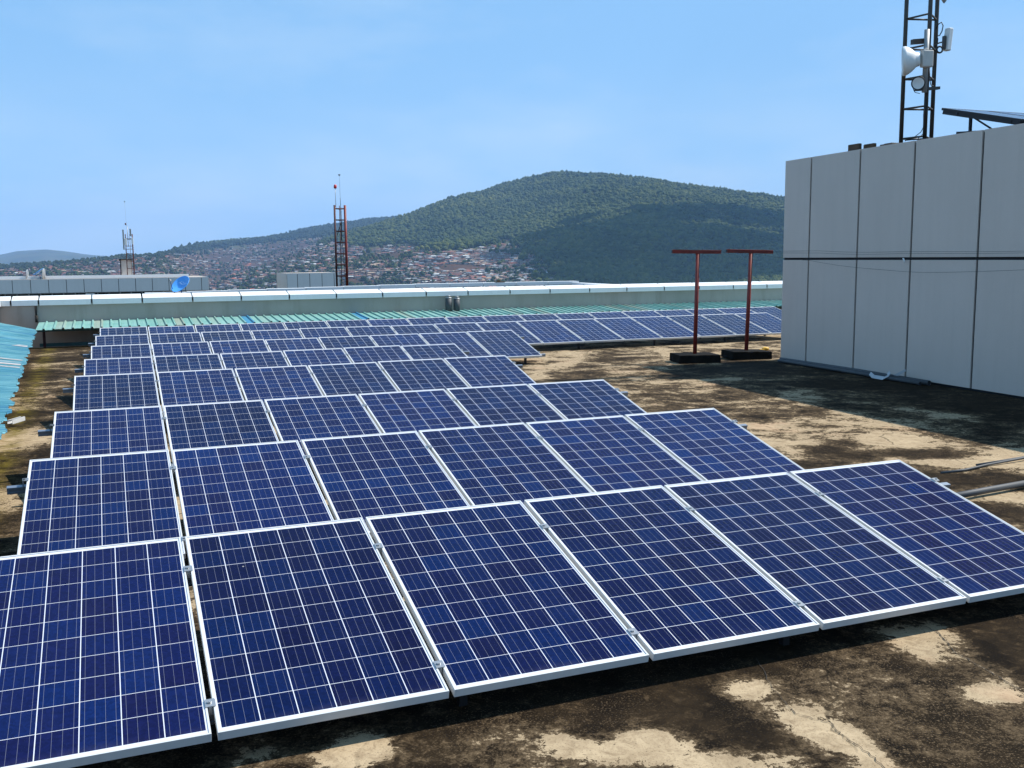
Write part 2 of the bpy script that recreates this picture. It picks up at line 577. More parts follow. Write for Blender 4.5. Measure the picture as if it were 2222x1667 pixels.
def vnoise(x, y):
    """smooth value noise on a lattice"""
    xi, yi = np.floor(x).astype(int), np.floor(y).astype(int)
    fx, fy = x - xi, y - yi
    fx, fy = fx * fx * (3 - 2 * fx), fy * fy * (3 - 2 * fy)

    def h(a, b):
        s = np.sin(a * 127.1 + b * 311.7) * 43758.5453
        return s - np.floor(s)
    return (h(xi, yi) * (1 - fx) * (1 - fy) + h(xi + 1, yi) * fx * (1 - fy) + h(xi, yi + 1) * (1 - fx) * fy + h(xi + 1, yi + 1) * fx * fy) - 0.5


def terrain(x, y):
    r = np.hypot(x, y)
    az = np.degrees(np.arctan2(x, y))
    base = np.where(r < 800, -26 - 36 * np.clip((r - 60) / 740, 0, 1), -62)
    z = base.astype(float)
    for tab, D, foot, back in ((E_AZ_A, np.interp(az, [-40, -19.5, -17, -5, 40], [2300, 2300, 3500, 4100, 4100]), 780, 0.12),
                               (E_AZ_B, np.interp(az, [-18, -10, 0, 10, 40], [2100, 2300, 2700, 2600, 2400]), 800, 0.22),
                               (E_AZ_C, np.full_like(r, 7500), 4800, 0.1)):
        zc = H0 + D * np.interp(az, tab[:, 0], tab[:, 1])
        t = np.clip((r - foot) / (D - foot), 0, 1)
        e0, e1 = (-62 - H0) / foot, (zc - H0) / D     # rises steadily as seen from the roof
        zz = H0 + np.maximum(r, foot) * (e0 + (e1 - e0) * np.sin(t * math.pi / 2) ** 1.25)
        zz = np.where(r < foot, -62, zz)
        zz = np.where(r > D, zc - (r - D) * back * np.clip((r - D) / 300, 0, 1), zz)
        w = np.sin(np.clip(t, 0, 1) * math.pi)
        zz = zz + w * (vnoise(x / 260, y / 260) * 46 + vnoise(x / 110 + 9, y / 110) * 20)
        z = np.maximum(z, zz)
    return z


def hit(px, py):
    """where the line of sight through a picture point meets the ground"""
    px, py = np.atleast_1d(px).astype(float), np.atleast_1d(py).astype(float)
    F = 34.5927 / 36 * 2222
    d = np.array(CF)[None] + np.array(CR)[None] * ((px - 1111) / F)[:, None] + np.array(CU)[None] * ((833.5 - py) / F)[:, None]
    hd = np.hypot(d[:, 0], d[:, 1])
    d = d / hd[:, None]
    rs = np.geomspace(500, 8200, 420)
    out = np.full((len(px), 3), np.nan)
    for s in range(0, len(px), 4000):
        dd = d[s:s + 4000]
        X, Y = dd[:, 0:1] * rs, dd[:, 1:2] * rs
        below = (H0 + dd[:, 2:3] * rs) < terrain(X, Y)
        ok = below.any(1)
        k = below.argmax(1)
        q = rs[k]
        o = np.stack([dd[:, 0] * q, dd[:, 1] * q, np.zeros(len(q))], 1)
        o[:, 2] = terrain(o[:, 0], o[:, 1])
        o[~ok] = np.nan
        out[s:s + 4000] = o
    return out


def np_mesh(name, verts, faces, mats, mat_idx=None, smooth=False, parent=None):
    me = bpy.data.meshes.new(name)
    verts = np.asarray(verts, np.float32)
    faces = np.asarray(faces, np.int32)
    nf, k = faces.shape
    me.vertices.add(len(verts))
    me.vertices.foreach_set("co", verts.ravel())
    me.loops.add(nf * k)
    me.loops.foreach_set("vertex_index", faces.ravel())
    me.polygons.add(nf)
    me.polygons.foreach_set("loop_start", np.arange(0, nf * k, k, dtype=np.int32))
    for m in (mats if isinstance(mats, (list, tuple)) else [mats]):
        me.materials.append(m)
    if mat_idx is not None:
        me.polygons.foreach_set("material_index", np.asarray(mat_idx, np.int32))
    me.polygons.foreach_set("use_smooth", np.full(nf, smooth))
    me.update(calc_edges=True)
    me.validate()
    o = bpy.data.objects.new(name, me)
    col.objects.link(o)
    if parent: o.parent = parent
    return o


def hill_mat():
    t = NT("hill_ground")
    co = t.coord("Object")
    n1 = t.noise(co, 0.006, 8, 0.6)
    n2 = t.noise(co, 0.035, 8, 0.65)
    c = t.mix(t.rng(n1, 0.38, 0.62), (0.038, 0.052, 0.022), (0.075, 0.082, 0.034))
    c = t.mix(t.rng(n2, 0.52, 0.70, 0, 0.9), c, (0.13, 0.062, 0.038))
    at = t.n("ShaderNodeAttribute"); at.attribute_name = "town"
    earth = t.mix(t.rng(n2, 0.35, 0.65), (0.085, 0.046, 0.030), (0.035, 0.030, 0.020))
    c = t.mix(at.outputs["Fac"], c, earth)
    t.base(c).set(0.95, 0, 0.1)
    return t.mat


M['hill'] = hill_mat()
azs = np.concatenate([np.arange(-180, -34, 4.0), np.arange(-34, 34, 0.14), np.arange(34, 180, 4.0)])
rsx = np.concatenate([[0.5], np.geomspace(30, 24000, 190)])
AZ, RR = np.meshgrid(np.radians(azs), rsx, indexing='ij')
gx, gy = np.sin(AZ) * RR, np.cos(AZ) * RR
gz = terrain(gx, gy)
na, nr = AZ.shape
idx = np.arange(na * nr).reshape(na, nr)
ia = np.roll(idx, -1, 0)
quads = np.stack([idx[:, :-1], idx[:, 1:], ia[:, 1:], ia[:, :-1]], -1).reshape(-1, 4)[:, ::-1]
ter = tag(np_mesh("terrain", np.stack([gx, gy, gz], -1).reshape(-1, 3), quads, M['hill'], smooth=True), kind="structure")


def poly_sample(poly, n, seed):
    """n random points inside a polygon"""
    r = np.random.default_rng(seed)
    p = np.array(poly, float)
    lo, hi = p.min(0), p.max(0)
    out = []
    while len(out) < n:
        q = r.uniform(lo, hi, (n * 2, 2))
        ins = np.zeros(len(q), bool)
        j = len(p) - 1
        for i in range(len(p)):
            c = ((p[i, 1] > q[:, 1]) != (p[j, 1] > q[:, 1])) & (q[:, 0] < (p[j, 0] - p[i, 0]) * (q[:, 1] - p[i, 1]) / (p[j, 1] - p[i, 1] + 1e-12) + p[i, 0])
            ins ^= c
            j = i
        out += list(q[ins])
    return np.array(out[:n])


def leaf_mat(name, ca, cb, cc, patch=0.012):
    t = NT(name)
    g = t.n("ShaderNodeNewGeometry")
    cr = t.n("ShaderNodeValToRGB")
    e = cr.color_ramp.elements
    e[0].color = ca + (1,); e[1].color = cc + (1,)
    e.new(0.5).color = cb + (1,)
    f = t.noise(t.coord("Object"), patch, 5, 0.6)
    f2 = t.noise(t.coord("Object"), patch * 0.35, 4, 0.6)
    k = t.math('ADD', t.math('MULTIPLY', g.outputs["Random Per Island"], 0.38), t.math('ADD', t.math('MULTIPLY', t.rng(f, 0.32, 0.68), 0.36), t.math('MULTIPLY', t.rng(f2, 0.35, 0.65), 0.26)))
    t.l(k, cr.inputs["Fac"])
    t.base(cr.outputs["Color"]).set(0.9, 0, 0.1)
    return t.mat


M['forest'] = leaf_mat("forest_leaves", (0.014, 0.027, 0.010), (0.052, 0.072, 0.017), (0.125, 0.130, 0.030))
M['dark_forest'] = leaf_mat("dark_leaves", (0.014, 0.024, 0.014), (0.024, 0.038, 0.018), (0.045, 0.06, 0.025))
M['town_tree'] = leaf_mat("town_leaves", (0.018, 0.032, 0.014), (0.034, 0.052, 0.020), (0.07, 0.085, 0.03))

import bmesh
_bm = bmesh.new()
bmesh.ops.create_icosphere(_bm, subdivisions=2, radius=1)
ICO_V = np.array([v.co[:] for v in _bm.verts]); ICO_F = np.array([[v.index for v in f.verts] for f in _bm.faces])
_bm.free()
_bm = bmesh.new()
bmesh.ops.create_icosphere(_bm, subdivisions=1, radius=1)
IC1_V = np.array([v.co[:] for v in _bm.verts]); IC1_F = np.array([[v.index for v in f.verts] for f in _bm.faces])
_bm.free()


def blobs(centres, rad, hgt, seed, fine=False, rough=0.28):
    """many small uneven crowns as one vertex / face array"""
    r = np.random.default_rng(seed)
    bv, bf = (ICO_V, ICO_F) if fine else (IC1_V, IC1_F)
    k = len(centres)
    V = np.repeat(bv[None], k, 0) * (1 + r.uniform(-rough, rough, (k, len(bv), 1)))
    a = r.uniform(0, 6.28, k)
    c, s = np.cos(a)[:, None], np.sin(a)[:, None]
    x, y = V[..., 0] * c - V[..., 1] * s, V[..., 0] * s + V[..., 1] * c
    V = np.stack([x * rad[:, None], y * rad[:, None], V[..., 2] * hgt[:, None]], -1) + centres[:, None]
    Fc = bf[None] + (np.arange(k) * len(bv))[:, None, None]
    return V.reshape(-1, 3), Fc.reshape(-1, bf.shape[1])


def forest(name, poly, n, mat, rlo, rhi, tall, seed, thin=None):
    q = poly_sample(poly, n, seed)
    p = hit(q[:, 0], q[:, 1])
    p = p[~np.isnan(p[:, 0])]
    if thin: p = p[thin(p)]
    r = np.random.default_rng(seed + 1)
    # the odd neighbour behind each hit keeps the wood closed from other sides
    p = np.concatenate([p, p[::3] + np.c_[r.normal(0, 25, (len(p[::3]), 2)), np.zeros(len(p[::3]))]])
    p[:, 2] = terrain(p[:, 0], p[:, 1])
    rad = r.uniform(rlo, rhi, len(p))
    h = rad * r.uniform(*tall, len(p))
    cz = p.copy(); cz[:, 2] += h * 0.8
    v, f = blobs(cz, rad, h, seed + 2)
    return tag(np_mesh(name, v, f, mat), kind="stuff")


mountain_poly = [(700, 524), (761, 503), (815, 487), (864, 472), (893, 461), (941, 443), (980, 428), (1045, 415), (1094, 398), (1151, 383), (1196, 375.5), (1216, 373.5), (1257, 376), (1317, 378.5), (1407, 386.5), (1477, 400.5), (1552, 408.5), (1635, 420), (1700, 430), (1950, 462), (1950, 640), (1225, 640), (1190, 575), (1110, 522), (1080, 525), (1040, 540), (960, 545), (870, 528), (790, 540), (720, 525)]
tag(forest("mountain_forest", mountain_poly, 26000, M['forest'], 3.0, 5.6, (0.7, 1.25), 3), "dense green wood covering the rounded mountain", "forest")
tag(forest("ridge_forest", [(690, 485), (760, 479), (804, 472), (869, 468), (875, 472), (815, 487), (761, 503), (705, 516), (640, 520), (560, 528), (480, 537), (400, 546), (330, 551), (520, 530), (640, 510)], 4200, M['dark_forest'], 3.2, 6.0, (0.8, 1.4), 21), "dark band of woodland on the ridge left of the mountain", "forest")
tag(forest("meadow_scrub", [(392, 536), (435, 522), (503, 515), (571, 510), (625, 503), (690, 488), (640, 510), (520, 530), (400, 545)], 900, M['forest'], 1.8, 3.6, (0.5, 1.0), 33), "pale scrub on the grassy ridge above the town", "scrub")

def crest_trees(name, tab, Df, lo, hi, n, mat, seed, lab):
    r = np.random.default_rng(seed)
    a = r.uniform(lo, hi, n)
    rr_ = Df(a) + r.normal(-15, 45, n)
    p = np.stack([np.sin(np.radians(a)) * rr_, np.cos(np.radians(a)) * rr_, np.zeros(n)], -1)
    p[:, 2] = terrain(p[:, 0], p[:, 1])
    rad = r.uniform(2.2, 4.8, n)
    h = rad * r.uniform(0.8, 1.7, n)
    p[:, 2] += h * 0.7
    v, f = blobs(p, rad, h, seed + 2)
    tag(np_mesh(name, v, f, mat), lab, "trees", kind="stuff")


crest_trees("crest_trees", E_AZ_B, lambda a: np.interp(a, [-18, -10, 0, 10, 40], [2100, 2300, 2700, 2600, 2400]), -11, 24, 4200, M['forest'], 91, "trees along the skyline of the rounded mountain")
crest_trees("crest_trees", E_AZ_A, lambda a: np.interp(a, [-40, -19.5, -17, -5, 40], [2300, 2300, 3500, 4100, 4100]), -12.5, -4, 900, M['dark_forest'], 95, "dark trees along the skyline of the wooded ridge")

# ---- the town
town_poly = [(-60, 585), (0, 581), (60, 577), (180, 569), (300, 557), (400, 549), (430, 546), (520, 537), (557, 531), (650, 523), (712, 516), (745, 520), (800, 545), (860, 530), (890, 535), (930, 545), (980, 550), (1050, 545), (1085, 532), (1100, 528), (1125, 535), (1150, 548), (1170, 560), (1190, 585), (1215, 612), (1225, 650), (-60, 650)]
tag(forest("town_trees", town_poly, 4600, M['town_tree'], 1.6, 3.6, (0.6, 1.2), 51, lambda p: vnoise(p[:, 0] / 70, p[:, 1] / 70) > -0.12), "dark trees and bushes scattered between the hillside houses", "trees")
tag(forest("town_edge_trees", [(-60, 584), (0, 578), (100, 573), (180, 566), (250, 558), (330, 550), (400, 545), (480, 538), (400, 552), (250, 566), (100, 580), (-60, 592)], 1100, M['dark_forest'], 1.8, 3.4, (0.7, 1.3), 61), "dark trees lining the crest above the leftmost houses", "trees")

def in_poly(q, poly):
    p = np.array(poly, float)
    ins = np.zeros(len(q), bool)
    j = len(p) - 1
    for i in range(len(p)):
        c = ((p[i, 1] > q[:, 1]) != (p[j, 1] > q[:, 1])) & (q[:, 0] < (p[j, 0] - p[i, 0]) * (q[:, 1] - p[i, 1]) / (p[j, 1] - p[i, 1] + 1e-12) + p[i, 0])
        ins ^= c
        j = i
    return ins


tv = np.stack([gx, gy, gz], -1).reshape(-1, 3) - (0, 0, H0)
dp = tv @ np.array(CF)
Fp = 34.5927 / 36 * 2222
sx = 1111 + Fp * (tv @ np.array(CR)) / np.maximum(dp, 1)
sy = 833.5 - Fp * (tv @ np.array(CU)) / np.maximum(dp, 1)
built = in_poly(np.c_[sx, sy], town_poly) & (dp > 600) & (dp < 3500)
at = ter.data.attributes.new("town", 'FLOAT', 'POINT')
at.data.foreach_set("value", built.astype(np.float32))

q = np.concatenate([poly_sample(town_poly, 3700, 71), poly_sample([(880, 560), (1000, 545), (1090, 530), (1150, 550), (1200, 600), (1210, 620), (900, 620)], 520, 72), poly_sample([(1430, 606), (1480, 575), (1530, 572), (1585, 590), (1590, 612), (1430, 612)], 70, 73), poly_sample([(640, 524), (720, 516), (800, 545), (700, 560), (560, 545), (560, 532)], 160, 74)])
hp = hit(q[:, 0], q[:, 1])
okh = ~np.isnan(hp[:, 0])
hp, q = hp[okh], q[okh]
keep = (vnoise(hp[:, 0] / 90 + 40, hp[:, 1] / 90) > -0.26) | (q[:, 0] > 1380)
hp, q = hp[keep], q[keep]
visible = (q[:, 1] < 628 - 0.0115 * (q[:, 0] - 600)) & (q[:, 0] > 0)
visible &= ~((q[:, 0] < 456) & (q[:, 1] > 602)) & ~((q[:, 0] > 600) & (q[:, 0] < 750) & (q[:, 1] > 591))
ROOF = {'rust red': (0.20, 0.075, 0.05), 'orange tiled': (0.42, 0.12, 0.055), 'grey tin': (0.22, 0.225, 0.23), 'pale tin': (0.48, 0.48, 0.46), 'brown': (0.13, 0.075, 0.052), 'tan': (0.32, 0.23, 0.16)}
ROOF_P = [0.20, 0.02, 0.24, 0.06, 0.35, 0.13]
WALLS = [(0.42, 0.33, 0.24), (0.26, 0.16, 0.11), (0.50, 0.46, 0.40)]
wall_m = [simple("house_wall_%s" % k, c, 0.9, 0, 0.15, 0.4) for k, c in zip(('tan', 'earth', 'cream'), WALLS)]
roof_m = {k: simple(k.replace(' ', '_') + "_roof", c, 0.55 if 'tin' in k else 0.8, 0, 0.25, 0.5) for k, c in ROOF.items()}
kinds = list(ROOF)


def house_mesh(w, d, h, rh, hip):
    """walls with door and window recesses, and an overhanging roof"""
    o = 0.6
    v = [(-w, -d, 0), (w, -d, 0), (w, d, 0), (-w, d, 0), (-w, -d, h), (w, -d, h), (w, d, h), (-w, d, h)]
    f = [(0, 1, 5, 4), (1, 2, 6, 5), (2, 3, 7, 6), (3, 0, 4, 7)]
    m = [0] * 4
    b = len(v)
    e = w * (0.55 if hip else 1.0) + (0 if hip else o)
    v += [(-w - o, -d - o, h - 0.1), (w + o, -d - o, h - 0.1), (w + o, d + o, h - 0.1), (-w - o, d + o, h - 0.1), (-e, 0, h + rh), (e, 0, h + rh)]
    f += [(b, b + 1, b + 5, b + 4), (b + 2, b + 3, b + 4, b + 5), (b + 1, b + 2, b + 5, b + 5), (b + 3, b, b + 4, b + 4), (b + 3, b + 2, b + 1, b)]
    m += [1, 1, 1, 1, 1]
    for x in (-0.6, 0.0, 0.55):
        b = len(v)
        ww = 0.45 if x else 0.5
        z0 = 0.0 if x == 0 else h * 0.38
        cx = x * w
        v += [(cx - ww, -d - 0.03, z0), (cx + ww, -d - 0.03, z0), (cx + ww, -d - 0.03, h * 0.78), (cx - ww, -d - 0.03, h * 0.78)]
        f.append((b, b + 1, b + 2, b + 3)); m.append(2)
    return np.array(v, float), f, m


def proto(kind, w, d, h, rh, hip, wm, name):
    v, f, m = house_mesh(w, d, h, rh, hip)
    me = bpy.data.meshes.new(name)
    me.from_pydata([tuple(x) for x in v], [], [tuple(dict.fromkeys(t)) for t in f])
    for x in (wm, roof_m[kind], M['window']): me.materials.append(x)
    me.polygons.foreach_set("material_index", m)
    me.update()
    return me


HN = {}
for ki, k in enumerate(kinds):
    HN[k] = [proto(k, w, d, h, rh, hip, wall_m[(ki + j) % 3], "house") for j, (w, d, h, rh, hip) in enumerate(((4.6, 3.2, 2.8, 1.5, True), (5.6, 3.4, 3.0, 1.3, False), (7.5, 4.0, 3.2, 1.7, True)))]
kk = rng.choice(len(kinds), len(hp), p=ROOF_P)
bigred = (q[:, 0] > 460) & (q[:, 0] < 560) & (q[:, 1] > 575) & (q[:, 1] < 612) & (rng.random(len(hp)) < 0.14)
kk[bigred] = 1
redz = (q[:, 0] < 320) & (rng.random(len(hp)) < 0.35)
kk[redz] = 0
jj = rng.choice(3, len(hp), p=[0.5, 0.35, 0.15])
sc = rng.uniform(0.52, 0.92, len(hp))
sc[bigred] *= 1.35
yaw = R(22) + rng.normal(0, 0.35, len(hp)) + rng.choice([0, math.pi / 2], len(hp), p=[0.75, 0.25])
dist = np.hypot(hp[:, 0], hp[:, 1])
order = np.argsort(-(sc * np.array([4.6, 5.6, 7.5])[jj] / dist) - visible * 1e3)
indiv = order[:300]
rest = order[300:]
LBL = {'rust red': "small hillside house under a rust red roof among trees", 'orange tiled': "hillside house under a bright orange roof among paler neighbours", 'grey tin': "small hillside house under a dull grey tin roof", 'pale tin': "small hillside house under a bright pale tin roof", 'brown': "small hillside house under a dark brown roof", 'tan': "small hillside house under a sandy tan roof"}
for i in indiv:
    k = kinds[kk[i]]
    o = bpy.data.objects.new("house", HN[k][jj[i]])
    col.objects.link(o)
    o.location = (hp[i, 0], hp[i, 1], hp[i, 2] - 0.5)
    o.rotation_euler = (0, 0, yaw[i])
    o.scale = (sc[i],) * 3
    tag(o, LBL[k], "house", "%s roofed houses on the town hillside" % k)
# the remaining few thousand, as one mass
V_, F_, MI = [], [], []
off = 0
allm = wall_m + [roof_m[k] for k in kinds] + [M['window']]
HM = [house_mesh(w, d, h, rh, hip) for (w, d, h, rh, hip) in ((4.6, 3.2, 2.8, 1.5, True), (5.6, 3.4, 3.0, 1.3, False), (7.5, 4.0, 3.2, 1.7, True))]
fv = []
for i in rest:
    v, f, m = HM[jj[i]]
    c, s = math.cos(yaw[i]), math.sin(yaw[i])
    w = v * sc[i]
    w = np.c_[w[:, 0] * c - w[:, 1] * s, w[:, 0] * s + w[:, 1] * c, w[:, 2]] + hp[i] - (0, 0, 0.5)
    V_.append(w)
    for a, b in zip(f, m):
        a = tuple(dict.fromkeys(a))
        F_.append(tuple(x + off for x in a))
        MI.append((i % 3, 3 + kk[i], 9)[b])
    off += len(v)
me = bpy.data.meshes.new("hillside_houses")
me.from_pydata([tuple(x) for x in np.concatenate(V_)], [], F_)
for x in allm: me.materials.append(x)
me.polygons.foreach_set("material_index", np.array(MI, np.int32))
me.update()
o = bpy.data.objects.new("hillside_houses", me)
col.objects.link(o)
tag(o, "mass of small houses spread over the lower slopes of the hills", "houses", kind="stuff")

# ------------------------------------------------------------------ the roof slab
u_ = np.concatenate([np.arange(-1.9, 9.0, 0.09), np.arange(9.0, 26.01, 0.25)])
n_ = np.concatenate([np.arange(-3.0, 2.4, 0.3), np.arange(2.4, 10, 0.08), np.arange(10, 26.06, 0.15), [26.06]])
GU, GN = np.meshgrid(u_, n_, indexing='ij')
gp = np.stack([GU * U.x + GN * N.x, GU * U.y + GN * N.y, np.zeros_like(GU)], -1)
a_, b_ = GU.shape
idx = np.arange(a_ * b_).reshape(a_, b_)
quads = np.stack([idx[:-1, :-1], idx[1:, :-1], idx[1:, 1:], idx[:-1, 1:]], -1).reshape(-1, 4)
slab = np_mesh("roof_slab", gp.reshape(-1, 3), quads, M['slab'])
tag(slab, kind="structure")
bias = np.interp(GN, [2, 4.2, 5.2, 8.5, 11, 15, 19, 26], [-0.40, -0.38, 0.14, 0.36, 0.14, 0.10, 0.25, 0.15])
bias = np.where((GU < 0.2) & (GN > 5), -0.12 + 0.0 * GN, bias)
bias += np.exp(-((GU + 1.05) / 0.5) ** 2 - ((GN - 12.6) / 1.0) ** 2) * 0.55
bias += np.exp(-((GU + 1.0) / 0.5) ** 2 - ((GN - 9.7) / 0.5) ** 2) * 0.35
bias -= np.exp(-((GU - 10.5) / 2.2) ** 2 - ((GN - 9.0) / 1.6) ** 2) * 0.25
CREAM = [(2.59, 3.77), (2.71, 3.77), (2.76, 3.7), (2.7, 3.49), (2.71, 3.36), (2.75, 3.25), (2.8, 3.17), (2.79, 3.02), (2.77, 2.87), (2.04, 3.46), (2.09, 3.36), (2.11, 3.25), (3.89, 4.0), (3.86, 3.84), (3.82, 3.69), (4.13, 4.01), (4.09, 3.81), (4.0, 3.61), (3.95, 3.41), (3.86, 3.2), (3.68, 3.28), (3.76, 3.22), (2.28, 3.19), (2.39, 3.11), (2.56, 3.08), (0.74, 3.85), (0.83, 3.85), (0.92, 3.85), (0.92, 3.94), (1.45, 3.78), (1.64, 3.61), (1.71, 3.54), (1.77, 3.45), (1.91, 3.46), (2.02, 3.52), (0.41, 4.03)]
for (cu, cn) in CREAM:
    bias += 0.62 * np.exp(-(((GU - cu) ** 2 + (GN - cn) ** 2) / (2 * 0.082 ** 2)))
for (cu, cn) in [(7.43, 8.54), (6.96, 8.32), (6.98, 7.91), (7.53, 7.79), (7.79, 7.67), (8.04, 7.56), (6.93, 6.87), (6.98, 6.65), (7.47, 6.63), (7.51, 6.41), (6.58, 5.82), (6.56, 5.59), (6.3, 7.72)]:
    bias -= 0.75 * np.exp(-(((GU - cu) ** 2 + (GN - cn) ** 2) / (2 * 0.17 ** 2)))
bias -= 0.48 / (1 + np.exp(-((GU - 9.7) + (GN - 13.5) * 0.12) / 0.3)) / (1 + np.exp((GN - 16.0) / 0.4)) * (GN > 5.5)  # shade painted in: screed tone darkened where the clad block's shadow falls
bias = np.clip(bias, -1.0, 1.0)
moss = np.exp(-((GU + 1.45 - (26 - GN) * 0.02) / 0.13) ** 2) * 0.85 * (GN > 6) + np.exp(-((GN - 25.95) / 0.12) ** 2) * 1.1 * (GU < 1.5)
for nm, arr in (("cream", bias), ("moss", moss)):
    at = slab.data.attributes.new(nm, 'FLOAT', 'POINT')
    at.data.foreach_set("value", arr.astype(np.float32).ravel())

# cracks in the screed: thin irregular channels laid on the slab
crk = MB()
for pts, w in (([(2.97, 4.02), (2.82, 3.67), (2.76, 3.44), (2.84, 3.31), (2.81, 3.18), (2.81, 3.01), (2.77, 2.85)], 0.0042),
               ([(4.06, 4.19), (4.1, 3.94), (3.96, 3.66), (3.93, 3.45), (3.9, 3.21)], 0.006)):
    fine = []
    for (a, b), (c, d) in zip(pts[:-1], pts[1:]):
        for k in range(9):
            t = k / 9
            fine.append((a + (c - a) * t + random.gauss(0, 0.004), b + (d - b) * t + random.gauss(0, 0.004)))
    for k in range(len(fine) - 1):
        p0, p1 = P(*fine[k], 0.0045), P(*fine[k + 1], 0.0045)
        sd = (p1 - p0).cross(Z).normalized()
        w0, w1 = w * random.uniform(0.3, 1.0) * 0.6, w * random.uniform(0.3, 1.0) * 0.6
        crk.face((p0 - sd * w0, p0 + sd * w0, p1 + sd * w1, p1 - sd * w1))
tag(crk.build("roof_crack", M['footing']), kind="structure")

body = MB()
body.ubox(-2.9, 26.0, -6.0, 26.05, -26.0, -0.6)
body.ubox(-1.9, 26.0, -6.0, 26.045, -0.6, -0.004)
body.ubox(-2.9, 26.0, 26.05, 30.9, -26.0, -0.95)
tag(body.build("office_building", M['footing']), "building body under the roof slab and its dark gutter", "building")

# ------------------------------------------------------------------ parapets
JU = [-2.94, -2.32, -1.7, -0.48, 0.72, 1.96, 3.2, 4.47, 5.76, 7.07, 8.35, 9.62, 10.94, 12.24, 13.57, 14.86, 16.2, 17.49, 18.79, 20.11, 21.4, 22.7, 24.0]


def coping_piece(mb, a, b, along, out, org, back=0.4, g=0.02, mat=0):
    """one cap: upright face, sloped top; a..b along, out points to the roof side"""
    prof = [(0.06, 0.965), (0.06, 1.10), (-back, 1.192), (-back, 0.965)]
    e0 = [org + along * (a + g) + out * t + Z * z for t, z in prof]
    e1 = [org + along * (b - g) + out * t + Z * z for t, z in prof]
    fw = along.cross(out).z > 0
    fs = [(e0[i], e1[i], e1[(i + 1) % 4], e0[(i + 1) % 4]) for i in range(4)] + [e0[::-1], e1]
    for f in fs: mb.face(f if fw else f[::-1], mat)


far = empty("parapet_wall", P(0, 27.2, 0))
tag(far, "long grey parapet wall with white metal caps along the far roof edge", "parapet")


def child_local(o, parent):
    o.parent = parent
    o.matrix_parent_inverse = Matrix.Translation(parent.location).inverted() if parent.rotation_euler[0] == 0 and parent.rotation_euler[2] == 0 else parent.matrix_basis.inverted()
    return o


w = MB()
w.ubox(-2.6, 24.0, 27.2, 27.52, -1.0, 1.0)
child_local(w.build("wall", M['plaster']), far)
w = MB()
w.ubox(-2.6, 24.0, 27.15, 27.5, 1.0, 1.09)
child_local(w.build("cap_backing", M['joint']), far)
for a, b in zip(JU[:-1], JU[1:]):
    c = MB(); coping_piece(c, a, b, U, -N, P(0, 27.2, 0))
    child_local(c.build("coping_panel", M['coping']), far)
c = MB()
c.tube([P(-1.77, 27.16, 0.55), P(-1.77, 27.16, 0.72)], 0.035, 10)
c.tube([P(-1.77, 27.165, 0.72), P(-1.77, 27.17, 0.955)], [0.022, 0.028], 8)
child_local(c.build("downpipe", M['footing']), far)

lft = empty("parapet_wall", P(-2.6, 20, 0))
tag(lft, "parapet wall with white caps running back along the left roof edge", "parapet")
w = MB()
w.ubox(-2.92, -2.6, 4.0, 27.19, -1.0, 1.0)
child_local(w.build("wall", M['plaster']), lft)
for k in range(17):
    n1 = 26.75 - 1.29 * k
    c = MB(); coping_piece(c, n1 - 1.29, n1, N, U, P(-2.6, 0, 0))
    child_local(c.build("coping_panel", M['coping']), lft)
c = MB(); coping_piece(c, 26.76, 27.14, N, U, P(-2.6, 0, 0))
child_local(c.build("corner_cap", M['coping']), lft)

bk = empty("parapet_wall", P(6, 31, 0))
tag(bk, "lower capped parapet seen just behind the long white-capped one", "parapet")
w = MB(); w.ubox(0.9, 15.05, 31.02, 31.3, -1.0, 1.0); w.ubox(14.8, 15.05, 27.9, 31.0, -1.0, 1.06)
child_local(w.build("wall", M['plaster']), bk)
for k in range(12):
    c = MB()
    u0 = 0.9 + 1.18 * k
    zt = 1.105 + 0.115 * min(1, (u0 - 0.9) / 8.0)
    c.ubox(u0 + .01, u0 + 1.17, 30.95, 31.36, zt - 0.11, zt)
    child_local(c.build("coping_panel", M['coping']), bk)
for k in range(3):
    c = MB()
    c.ubox(14.76, 15.12, 27.92 + k * 1.0, 28.91 + k * 1.0, 1.062, 1.165)
    child_local(c.build("coping_panel", M['coping']), bk)
c = MB(); c.ubox(12.0, 12.3, 30.97, 31.2, 1.221, 1.25); c.ubox(12.05, 12.15, 31.0, 31.1, 1.251, 1.30)
tag(c.build("debris_block", M['brown_block'], bevel=0.01), "small brown lump lying on the rear parapet cap", "debris")

